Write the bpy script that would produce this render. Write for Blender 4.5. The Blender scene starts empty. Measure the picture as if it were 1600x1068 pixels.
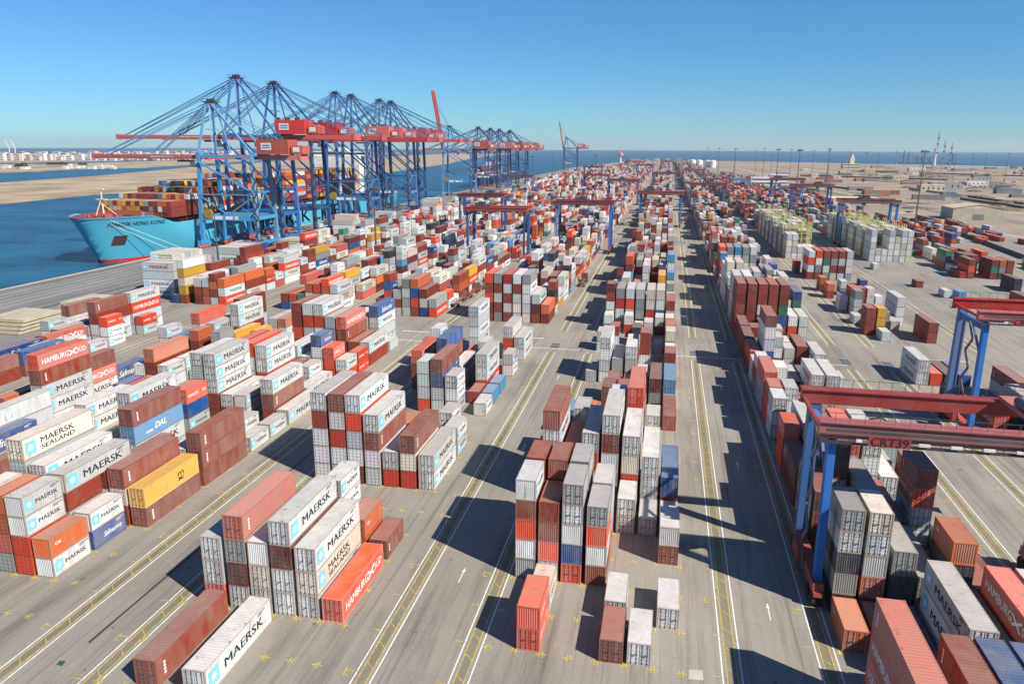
import bpy, bmesh, math, random
import numpy as np
from mathutils import Vector, Matrix
R = math.radians
scn = bpy.context.scene
COL = scn.collection

# ---------------------------------------------------------------- camera
CAM_H = 51.0
F, PSI, PIT, ROL = 1165.0, -0.201225, 0.2563066, 0.0045358
fw = Vector((math.sin(PSI)*math.cos(PIT), math.cos(PSI)*math.cos(PIT), -math.sin(PIT)))
rt = Vector((math.cos(PSI), -math.sin(PSI), 0.0))
up = rt.cross(fw)
RR = rt*math.cos(ROL) + up*math.sin(ROL)
UU = up*math.cos(ROL) - rt*math.sin(ROL)
cam = bpy.data.objects.new('camera', bpy.data.cameras.new('camera'))
COL.objects.link(cam)
M = Matrix(((RR.x, UU.x, -fw.x, 0), (RR.y, UU.y, -fw.y, 0), (RR.z, UU.z, -fw.z, CAM_H), (0, 0, 0, 1)))
cam.matrix_world = M
cam.data.sensor_width = 36.0
cam.data.lens = F/1600*36
cam.data.clip_start = 0.5
cam.data.clip_end = 60000
scn.camera = cam

# ---------------------------------------------------------------- sky, sun, exposure
SUN_EL = R(41.5)
sdir = Vector((0.885*math.cos(SUN_EL), -0.465*math.cos(SUN_EL), math.sin(SUN_EL))).normalized()
w = bpy.data.worlds.new('World'); scn.world = w; w.use_nodes = True
nt = w.node_tree; nt.nodes.clear()
sky = nt.nodes.new('ShaderNodeTexSky'); sky.sky_type = 'NISHITA'; sky.sun_disc = False
sky.sun_elevation = SUN_EL; sky.sun_rotation = math.atan2(sdir.x, sdir.y)
sky.altitude = 50; sky.air_density = 1.0; sky.dust_density = 0.0; sky.ozone_density = 7.0
bg = nt.nodes.new('ShaderNodeBackground'); bg.inputs[1].default_value = 0.066
wo = nt.nodes.new('ShaderNodeOutputWorld')
tn = nt.nodes.new('ShaderNodeMix'); tn.data_type = 'RGBA'; tn.blend_type = 'MULTIPLY'; tn.inputs[0].default_value = 1
tn.inputs[7].default_value = (.56, .94, 1.20, 1); nt.links.new(sky.outputs[0], tn.inputs[6])
nt.links.new(tn.outputs[2], bg.inputs[0]); nt.links.new(bg.outputs[0], wo.inputs[0])
sun = bpy.data.objects.new('sun', bpy.data.lights.new('sun', 'SUN')); COL.objects.link(sun)
sun.data.energy = 5.0; sun.data.angle = R(0.5); sun.data.color = (1.0, 0.94, 0.85)
sun.rotation_euler = sdir.to_track_quat('Z', 'Y').to_euler()
scn.view_settings.view_transform = 'Standard'; scn.view_settings.look = 'None'
scn.view_settings.exposure = 0.55; scn.view_settings.gamma = 1.0
scn.view_settings.use_curve_mapping = False
try:
    scn.cycles.max_bounces = 4; scn.cycles.volume_bounces = 0; scn.cycles.diffuse_bounces = 2
    scn.cycles.glossy_bounces = 2; scn.cycles.transmission_bounces = 2
except Exception: pass

# ---------------------------------------------------------------- helpers
def lin(c):
    return tuple((x/255/12.92 if x/255 <= .04045 else ((x/255+.055)/1.055)**2.4) for x in c)
def tag(o, label=None, cat=None, group=None, kind=None):
    if label: o['label'] = label
    if cat: o['category'] = cat
    if group: o['group'] = group
    if kind: o['kind'] = kind
    return o
def link(name, data, parent=None, loc=None):
    o = bpy.data.objects.new(name, data); COL.objects.link(o)
    if parent: o.parent = parent
    if loc is not None: o.location = loc
    return o
class MB:
    """collects boxes, bars and plates into one mesh"""
    def __init__(s): s.v = []; s.f = []
    def box(s, x0, x1, y0, y1, z0, z1):
        n = len(s.v)
        s.v += [(x0,y0,z0),(x1,y0,z0),(x1,y1,z0),(x0,y1,z0),(x0,y0,z1),(x1,y0,z1),(x1,y1,z1),(x0,y1,z1)]
        s.f += [(n,n+3,n+2,n+1),(n+4,n+5,n+6,n+7),(n,n+1,n+5,n+4),(n+1,n+2,n+6,n+5),(n+2,n+3,n+7,n+6),(n+3,n,n+4,n+7)]
        return s
    def quad(s, a, b, c, d):
        n = len(s.v); s.v += [a,b,c,d]; s.f.append((n,n+1,n+2,n+3)); return s
    def poly(s, pts):
        n = len(s.v); s.v += pts; s.f.append(tuple(range(n, n+len(pts)))); return s
    def bar(s, a, b, w=.3, h=None, up=(0,0,1)):
        a, b = Vector(a), Vector(b); h = h or w; d = b-a
        if d.length < 1e-6: return s
        d.normalize(); u = Vector(up)
        if abs(d.dot(u)) > .98: u = Vector((0,1,0))
        x = d.cross(u).normalized(); z = x.cross(d).normalized(); n = len(s.v)
        for p in (a, b):
            for i, j in ((-1,-1),(1,-1),(1,1),(-1,1)):
                s.v.append(tuple(p + x*(w/2*i) + z*(h/2*j)))
        s.f += [(n+3,n+2,n+1,n),(n+4,n+5,n+6,n+7),(n,n+1,n+5,n+4),(n+1,n+2,n+6,n+5),(n+2,n+3,n+7,n+6),(n+3,n,n+4,n+7)]
        return s
    def tube(s, a, b, r0, r1=None, k=8, cap=True):
        a, b = Vector(a), Vector(b); r1 = r0 if r1 is None else r1; d = (b-a).normalized()
        u = Vector((0,0,1)) if abs(d.z) < .9 else Vector((1,0,0))
        x = d.cross(u).normalized(); y = x.cross(d); n = len(s.v)
        for p, r in ((a, r0), (b, r1)):
            for i in range(k):
                t = 2*math.pi*i/k; s.v.append(tuple(p + x*(r*math.cos(t)) + y*(r*math.sin(t))))
        for i in range(k):
            j = (i+1) % k; s.f.append((n+i, n+j, n+k+j, n+k+i))
        if cap: s.f += [tuple(n+k-1-i for i in range(k)), tuple(n+k+i for i in range(k))]
        return s
    def mesh(s, name, mats=()):
        m = bpy.data.meshes.new(name); m.from_pydata(s.v, [], s.f)
        bm = bmesh.new(); bm.from_mesh(m); bmesh.ops.recalc_face_normals(bm, faces=bm.faces); bm.to_mesh(m); bm.free()
        for k in (mats if isinstance(mats, (list, tuple)) else [mats]): m.materials.append(k)
        return m
    def build(s, name, mat, parent=None, loc=None):
        return link(name, s.mesh(name, mat), parent, loc)
def empty(name, loc=(0,0,0), rz=0):
    o = bpy.data.objects.new(name, None); COL.objects.link(o); o.location = loc; o.rotation_euler = (0,0,rz)
    o.empty_display_size = 1; return o
def copy_tree(o, parent=None):
    c = o.copy(); COL.objects.link(c); c.parent = parent
    for ch in list(o.children): copy_tree(ch, c)
    return c

# ---------------------------------------------------------------- materials
def mat_paint(name, rgb, rough=.55, dirt=.35, rust=.25, scale=.6, metal=0.0, streak=True):
    m = bpy.data.materials.new(name); m.use_nodes = True; n = m.node_tree; N = n.nodes; L = n.links
    b = N['Principled BSDF']; b.inputs['Roughness'].default_value = rough; b.inputs['Metallic'].default_value = metal
    b.inputs['Specular IOR Level'].default_value = .35
    tc = N.new('ShaderNodeTexCoord'); oi = N.new('ShaderNodeObjectInfo')
    ad = N.new('ShaderNodeVectorMath'); ad.operation = 'MULTIPLY_ADD'
    ml = N.new('ShaderNodeVectorMath'); ml.operation = 'SCALE'; ml.inputs[0].default_value = (37, 91, 53)
    L.new(oi.outputs['Random'], ml.inputs['Scale'])
    L.new(tc.outputs['Object'], ad.inputs[0]); ad.inputs[1].default_value = (1,1,.35) if streak else (1,1,1); L.new(ml.outputs[0], ad.inputs[2])
    n1 = N.new('ShaderNodeTexNoise'); n1.inputs['Scale'].default_value = scale; n1.inputs['Detail'].default_value = 6; n1.inputs['Roughness'].default_value = .65
    L.new(ad.outputs[0], n1.inputs['Vector'])
    c = lin(rgb)
    r1 = N.new('ShaderNodeMapRange'); r1.inputs[1].default_value = .35; r1.inputs[2].default_value = .75
    r1.inputs[3].default_value = 0; r1.inputs[4].default_value = dirt; L.new(n1.outputs[0], r1.inputs[0])
    hsv = N.new('ShaderNodeHueSaturation'); hsv.inputs['Color'].default_value = (*c, 1)
    rv = N.new('ShaderNodeMapRange'); rv.inputs[3].default_value = .68; rv.inputs[4].default_value = 1.08; L.new(oi.outputs['Random'], rv.inputs[0]); L.new(rv.outputs[0], hsv.inputs['Value'])
    wn = N.new('ShaderNodeTexWhiteNoise'); wn.noise_dimensions = '1D'; L.new(oi.outputs['Random'], wn.inputs['W']); sr = N.new('ShaderNodeMapRange'); sr.inputs[3].default_value = .78; sr.inputs[4].default_value = 1.08
    L.new(wn.outputs['Value'], sr.inputs[0]); L.new(sr.outputs[0], hsv.inputs['Saturation'])
    mx = N.new('ShaderNodeMix'); mx.data_type = 'RGBA'; L.new(r1.outputs[0], mx.inputs[0]); L.new(hsv.outputs[0], mx.inputs[6])
    mx.inputs[7].default_value = (*lin((150,138,120)), 1)
    n2 = N.new('ShaderNodeTexNoise'); n2.inputs['Scale'].default_value = scale*2.6; n2.inputs['Detail'].default_value = 8; n2.inputs['Roughness'].default_value = .75
    L.new(ad.outputs[0], n2.inputs['Vector'])
    r2 = N.new('ShaderNodeMapRange'); r2.inputs[1].default_value = .57; r2.inputs[2].default_value = .71
    r2.inputs[4].default_value = min(1, rust*2.6); L.new(n2.outputs[0], r2.inputs[0])
    m2 = N.new('ShaderNodeMix'); m2.data_type = 'RGBA'; L.new(r2.outputs[0], m2.inputs[0]); L.new(mx.outputs[2], m2.inputs[6])
    m2.inputs[7].default_value = (*lin((128,74,44)), 1)
    L.new(m2.outputs[2], b.inputs['Base Color'])
    return m
def mat_plain(name, rgb, rough=.6, metal=0, noise=.12, scale=.3):
    m = bpy.data.materials.new(name); m.use_nodes = True; n = m.node_tree; N = n.nodes; L = n.links
    b = N['Principled BSDF']; b.inputs['Roughness'].default_value = rough; b.inputs['Metallic'].default_value = metal
    t = N.new('ShaderNodeTexNoise'); t.inputs['Scale'].default_value = scale; t.inputs['Detail'].default_value = 5
    tc = N.new('ShaderNodeTexCoord'); L.new(tc.outputs['Object'], t.inputs['Vector'])
    r = N.new('ShaderNodeMapRange'); r.inputs[1].default_value = .3; r.inputs[2].default_value = .7; r.inputs[3].default_value = 1-noise*1.6; r.inputs[4].default_value = 1+noise
    L.new(t.outputs[0], r.inputs[0])
    h = N.new('ShaderNodeHueSaturation'); h.inputs['Color'].default_value = (*lin(rgb), 1); L.new(r.outputs[0], h.inputs['Value'])
    L.new(h.outputs[0], b.inputs['Base Color'])
    return m

PAL = {  # container paints (sRGB albedo)
 'W': (212,215,214), 'P': (222,212,194), 'G': (150,156,156), 'B': (138,54,38), 'R': (222,70,36), 'O': (204,98,52),
 'U': (14,78,146), 'L': (62,138,186), 'Y': (222,166,48), 'N': (42,124,98), 'K': (36,48,66), 'T': (176,30,32),
 'M': (98,38,38), 'S': (190,92,76), 'E': (30,112,140)}
WORD = {'W': 'pale grey', 'P': 'cream white', 'G': 'mid grey', 'B': 'rust brown', 'R': 'orange red', 'O': 'faded orange', 'U': 'navy blue',
 'L': 'light blue', 'Y': 'yellow', 'N': 'green', 'K': 'dark slate', 'T': 'bright red', 'M': 'maroon', 'S': 'salmon', 'E': 'teal'}
PAINT = {}; ROOF = {}
for k, c in PAL.items():
    rs = .75 if k in 'WPG' else .35
    PAINT[k] = mat_paint('paint_'+WORD[k].replace(' ', '_'), c, dirt=.55, rust=.42 if k in 'WP' else .26)
    fc = tuple(int(a*.68 + b*.30) for a, b in zip(c, (205,176,160)))
    ROOF[k] = mat_paint('roof_'+WORD[k].replace(' ', '_'), fc, dirt=.5, rust=rs, scale=.45, streak=False)
FRAME = dict(PAINT)
for k in 'WPG': FRAME[k] = mat_paint('frame_'+WORD[k].replace(' ', '_'), tuple(int(a*.62+b*.30) for a, b in zip(PAL[k], (168,112,74))), dirt=.7, rust=.9, scale=.9)
MSTEEL = mat_plain('galvanised_steel', (84,88,90), .5, .3)
MDARKST = mat_plain('dark_door_seal', (44,44,48), .7)
MTXTK = mat_plain('black_lettering', (26,30,38), .6, noise=.05)
MTXTW = mat_plain('white_lettering', (225,225,220), .6, noise=.05)
MLOGO = mat_plain('pale_blue_logo_panel', (120,196,220), .5, noise=.06)
MWHITE = mat_plain('white_paint', (214,214,208), .5)
MYEL = mat_plain('yellow_marking_paint', (196,172,60), .7, noise=.3, scale=2)
MWLINE = mat_plain('white_marking_paint', (226,224,216), .7, noise=.15, scale=2)

# ---------------------------------------------------------------- container meshes
CW = 2.438
def corr(s, axis, fixed, a0, a1, z0, z1, depth, sign, pitch=.28):
    """corrugated panel running along axis ('y' or 'x') at coordinate 'fixed' of the other axis, recessing by sign*depth"""
    n = max(2, int(round((a1-a0)/pitch))); st = (a1-a0)/n; prof = []
    for i in range(n):
        a = a0+i*st
        prof += [(a+st*.0, 0), (a+st*.25, 0), (a+st*.5, depth), (a+st*.75, depth)]
    prof.append((a1, 0)); k = len(s.v)
    for a, d in prof:
        f = fixed + sign*d
        for z in (z0, z1): s.v.append((f, a, z) if axis == 'y' else (a, f, z))
    for i in range(len(prof)-1):
        q = k+2*i; s.f.append((q, q+2, q+3, q+1))
def container_meshes(L, H):
    h = CW/2; l = L/2; T = 'long' if L > 8 else 'short'
    fr = MB()
    for sx in (-1, 1):
        for sy in (-1, 1):
            x0, x1 = sorted((sx*h, sx*(h-.14))); y0, y1 = sorted((sy*l, sy*(l-.16))); fr.box(x0, x1, y0, y1, 0, H)
        x0, x1 = sorted((sx*h, sx*(h-.07)))
        fr.box(x0, x1, -l+.16, l-.16, 0, .16); fr.box(x0, x1, -l+.16, l-.16, H-.08, H-.01)
    for sy in (-1, 1):
        y0, y1 = sorted((sy*l, sy*(l-.1))); fr.box(-h+.14, h-.14, y0, y1, 0, .15); fr.box(-h+.14, h-.14, y0, y1, H-.13, H-.01)
    for sx in (-1, 1):                                   # castings
        for sy in (-1, 1):
            for z in (0, H-.12):
                x0, x1 = sorted((sx*(h+.006), sx*(h-.17))); y0, y1 = sorted((sy*(l+.006), sy*(l-.18))); fr.box(x0, x1, y0, y1, z-(0 if z else .0), z+.125)
    if L > 8:                                            # fork pockets hinted as dark tunnel end pieces are left out on long boxes
        pass
    body = MB()
    for sx in (-1, 1): corr(body, 'y', sx*(h-.012), -l+.16, l-.16, .16, H-.08, .036, -sx)
    corr(body, 'x', l-.02, -h+.14, h-.14, .15, H-.13, .04, -1, .25)     # blind end is +y
    roof = MB(); n = int(L/.42); st = (L-.2)/n; k = 0; zz = H-.018
    for i in range(n):
        y = -l+.1+i*st; q = len(roof.v)
        for yy, z in ((y, zz), (y+st*.3, zz), (y+st*.5, zz-.02), (y+st*.8, zz-.02), (y+st, zz)):
            roof.v += [(-h+.07, yy, z), (h-.07, yy, z)]
        for j in range(4): roof.f.append((q+2*j, q+2*j+1, q+2*j+3, q+2*j+2))
    roof.box(-h+.07, h-.07, -l+.1, l-.1, H-.14, H-.06)
    # doors at the -y end
    doors = []; rods = []
    for s in (-1, 1):
        d = MB(); x0, x1 = sorted((s*.012, s*(h-.145))); y = -l+.06
        d.box(x0, x1, y, y+.04, .16, H-.14)
        zs = np.linspace(.2, H-.18, 6)
        for a, b in zip(zs[:-1], zs[1:]):                # raised pressings
            d.box(x0+.06, x1-.06, y-.04, y, a+.06, b-.06)
        r = MB()
        for t in (.28, .78):
            x = x0+(x1-x0)*t; r.box(x-.022, x+.022, y-.075, y-.035, .1, H-.08)
            for z in (.32, H*.5, H-.34): r.box(x-.07, x+.07, y-.08, y-.02, z-.05, z+.05)
            r.box(x-.05, x+.3*(1 if t < .5 else -1)+.0, y-.09, y-.06, 1.05, 1.1) if t < .5 else r.box(x-.3, x+.05, y-.09, y-.06, 1.25, 1.3)
        doors.append(d.mesh('door')); rods.append(r.mesh('lock_rods'))
    lp = MB(); lp.box(.35, .8, -l+.03, -l+.037, H*.45, H*.56).box(.35, .8, -l+.03, -l+.037, H*.6, H*.74)
    return dict(frame=fr.mesh('frame'), body=body.mesh('side_walls'), roof=roof.mesh('roof'), doors=doors, rods=rods, label=lp.mesh('door_label'))
for T in ((6.058, 2.591), (12.192, 2.591), (12.192, 2.896)): pass
CM = {(6.058, 2.591): container_meshes(6.058, 2.591), (12.192, 2.591): container_meshes(12.192, 2.591), (12.192, 2.896): container_meshes(12.192, 2.896)}
for d in CM.values():
    for k in ('frame', 'body', 'roof'): d[k].materials.append(PAINT['W'])
    for x in d['doors']: x.materials.append(PAINT['W'])
    for x in d['rods']: x.materials.append(MSTEEL)
    d['label'].materials.append(MTXTW)

# lettering (flat meshes in the x=0 plane, reading along +y, seen from +x)
def text_mesh(name, s, height, width, mat, bold=0.0, shear=0.0, ox=0, oz=0):
    cu = bpy.data.curves.new(name, 'FONT'); cu.body = s; cu.size = 1; cu.offset = bold; cu.shear = shear; cu.resolution_u = 3
    cu.fill_mode = 'FRONT'
    o = bpy.data.objects.new('tmp', cu); COL.objects.link(o)
    me = bpy.data.meshes.new_from_object(o); bpy.data.objects.remove(o); bpy.data.curves.remove(cu)
    n = len(me.vertices); co = np.empty(n*3, 'f'); me.vertices.foreach_get('co', co); co = co.reshape(-1, 3)
    a, b = co.min(0), co.max(0)
    u = (co[:,0]-a[0])/(b[0]-a[0])*width+ox; v = (co[:,1]-a[1])/(b[1]-a[1])*height+oz
    out = np.zeros((n,3), 'f'); out[:,1] = u; out[:,2] = v
    me.vertices.foreach_set('co', out.ravel()); me.update()
    if bold == 0:                                        # thicken the strokes with a second, slightly shifted set of letters
        bm = bmesh.new(); bm.from_mesh(me); g = bmesh.ops.duplicate(bm, geom=bm.verts[:]+bm.edges[:]+bm.faces[:])
        for e_ in g['geom']:
            if isinstance(e_, bmesh.types.BMVert): e_.co.y += height*.05; e_.co.x -= .0015
        bm.to_mesh(me); bm.free()
    me.materials.clear(); me.materials.append(mat); me.name = name
    return me
def join_meshes(name, parts):
    bm = bmesh.new(); mats = []
    for me in parts:
        off = len(mats); n0 = len(bm.faces); bm.from_mesh(me); bm.faces.ensure_lookup_table()
        for f in bm.faces[n0:]: f.material_index = off
        mats.append(me.materials[0])
    m = bpy.data.meshes.new(name); bm.to_mesh(m); bm.free()
    for k in mats: m.materials.append(k)
    return m
def star_mesh(name, r, cy, cz, mat, k=7, eps=.004):
    s = MB(); pts = []
    for i in range(2*k):
        t = math.pi*i/k + math.pi/2; rr = r if i % 2 == 0 else r*.45
        pts.append((eps, cy+rr*math.cos(t), cz+rr*math.sin(t)))
    n = len(s.v); s.v.append((eps, cy, cz)); s.v += pts
    for i in range(2*k): s.f.append((n, n+1+i, n+1+(i+1) % (2*k)))
    return s.mesh(name, mat)
def lettering_set(L, H):
    d = {}; q = L/12.192 if L > 8 else .62; l = L/2; c = H*.5; big = L > 8
    star_y = -l+(1.35 if big else .95); pr = .82 if big else .62
    d['panel'] = MB().quad((0, star_y-pr, c-pr*1.05), (0, star_y+pr, c-pr*1.05), (0, star_y+pr, c+pr*1.05), (0, star_y-pr, c+pr*1.05)).mesh('logo_panel', MLOGO)
    d['star'] = star_mesh('logo_star', pr*.72, star_y, c, MTXTW)
    tw, th = (7.2, 1.0) if big else (3.35, .52)
    d['W'] = text_mesh('lettering', 'MAERSK', th, tw, MTXTK, 0, 0, -l+(3.2 if big else 1.95), c-th/2)
    a = text_mesh('lettering', 'MAERSK', th*.78, tw*.8, MTXTK, 0, 0, -l+(3.0 if big else 1.95), c)
    b = text_mesh('lettering', 'SEALAND', th*.6, tw*.8, MTXTK, 0, 0, -l+(3.0 if big else 1.95), c-th*.85)
    d['P'] = join_meshes('lettering', [a, b])
    if big:
        a = text_mesh('lettering', 'HAMBURG', 1.0, 6.2, MTXTW, 0, 0, -l+.9, c-.5); b = text_mesh('lettering', 'SÜD', 1.1, 2.2, MTXTW, .01, 0, l-2.9, c-.45)
        x = MB()
        for p_, r_ in (((-.8,-.55),(1.1,.6)), ((-.9,.5),(1.0,-.5))): x.bar((.002, l-4.1+p_[0], c+p_[1]), (.002, l-4.1+r_[0], c+r_[1]), .004, .3, up=(0,0,1))
        d['R'] = join_meshes('lettering', [a, b, x.mesh('x', MTXTW)])
        d['U'] = text_mesh('lettering', 'Safmarine', 1.3, 7.4, MTXTW, .0, .35, -l+2.6, c-.7)
        st = MB()
        for i in range(4): st.quad((0, -l+2.6+i*.05, c-.62+i*.0), (0, -l+4.4, c-.62+i*.1), (0, -l+4.4, c-.57+i*.1), (0, -l+2.6, c-.57+i*.1))
        d['L'] = join_meshes('lettering', [text_mesh('lettering', 'DAL', 1.0, 3.0, MTXTW, .03, .3, -l+4.8, c-.5), st.mesh('x', MTXTW)])
        d['Y'] = join_meshes('lettering', [text_mesh('lettering', 'm', .62, 1.3, MTXTK, 0, 0, 1.2, c-.02), text_mesh('lettering', 'sc', .5, 1.15, MTXTK, .03, 0, 1.25, c-.72)])
        v = MB()
        for i in range(4): v.quad((0, -l+1.1, H*.25+i*.38), (0, -l+1.42, H*.25+i*.38), (0, -l+1.42, H*.25+i*.38+.28), (0, -l+1.1, H*.25+i*.38+.28))
        d['B'] = v.mesh('lettering', MTXTW)
    else:
        a = text_mesh('lettering', 'HAMBURG', .5, 2.9, MTXTW, 0, 0, -l+.5, c-.25); b = text_mesh('lettering', 'SÜD', .52, 1.1, MTXTW, .01, 0, l-1.5, c-.2)
        d['R'] = join_meshes('lettering', [a, b])
        d['U'] = text_mesh('lettering', 'Safmarine', .7, 3.3, MTXTW, .0, .35, -l+1.9, c-.4)
        d['L'] = d['U']
        d['O'] = text_mesh('lettering', 'CAI', .4, .9, MTXTW, .03, 0, -l+.8, c+.1)
        d['Y'] = join_meshes('lettering', [text_mesh('lettering', 'm', .5, 1.0, MTXTK, .03, 0, -.5, c-.02), text_mesh('lettering', 'sc', .4, .9, MTXTK, .03, 0, -.45, c-.6)])
        v = MB()
        for i in range(3): v.quad((0, -l+.7, H*.3+i*.38), (0, -l+.95, H*.3+i*.38), (0, -l+.95, H*.3+i*.38+.28), (0, -l+.7, H*.3+i*.38+.28))
        d['B'] = v.mesh('lettering', MTXTW)
    for k_ in list(d):
        if k_ in 'WPRUYL' and len(k_) == 1:
            im = MB(); y0 = l-(2.6 if big else 1.7)
            for r_ in range(2):
                for j in range(9 if r_ == 0 else 5):
                    im.quad((0, y0+j*.17, H-.42-r_*.2), (0, y0+j*.17+.1, H-.42-r_*.2), (0, y0+j*.17+.1, H-.29-r_*.2), (0, y0+j*.17, H-.29-r_*.2))
            if k_ == 'L' and not big: continue
            d[k_] = join_meshes('lettering', [d[k_], im.mesh('x', MTXTK if k_ in 'WPY' else MTXTW)] if len(d[k_].materials) < 2 else [d[k_]]+[]) if len(d[k_].materials) < 2 else d[k_]
    if 'O' not in d: pass
    for a_, b_ in (('T','R'), ('S','B'), ('M','B')): d[a_] = d[b_]
    return d
LET = {k: lettering_set(*k) for k in CM}
def set_mat(o, m):
    o.material_slots[0].link = 'OBJECT'; o.material_slots[0].material = m
def make_container(code, L, H, X, Y, Z, flip, lettered, full, rng):
    """X,Y = left-front-bottom corner; flip = blind end towards the camera"""
    cm = CM[(L, H)]; rz = math.pi if flip else 0
    root = empty('shipping_container', (X+CW/2, Y+L/2, Z), rz)
    P, Rf, Fr = PAINT[code], ROOF[code], FRAME[code]
    for nm, k, m in (('frame', 'frame', Fr), ('side_walls', 'body', P), ('roof', 'roof', Rf)):
        o = link(nm, cm[k], root); set_mat(o, m)
    if full or not flip:
        for i in (0, 1):
            d = link('door', cm['doors'][i], root); set_mat(d, P)
            link('lock_rods', cm['rods'][i], d)
        if code in 'RTW' and not flip: link('door_label', cm['label'], root)
    if lettered and code in LET[(L, H)]:
        S = LET[(L, H)]
        for side in (1, -1):
            # the root may be turned: keep the logo at the end nearest the camera on the right side, as painted
            rot = 0 if side == 1 else math.pi
            a = rot - rz
            off = CW/2+.006
            px = off*side*(1 if not flip else -1)
            def put(nm, me, e=0.0):
                o = link(nm, me, root); o.rotation_euler = (0, 0, a); o.location = (px+(e if px > 0 else -e), 0, 0)
            put('lettering', S[code])
            if code in 'WP': put('logo_panel', S['panel']); put('logo_star', S['star'], .004)
    return root

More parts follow.
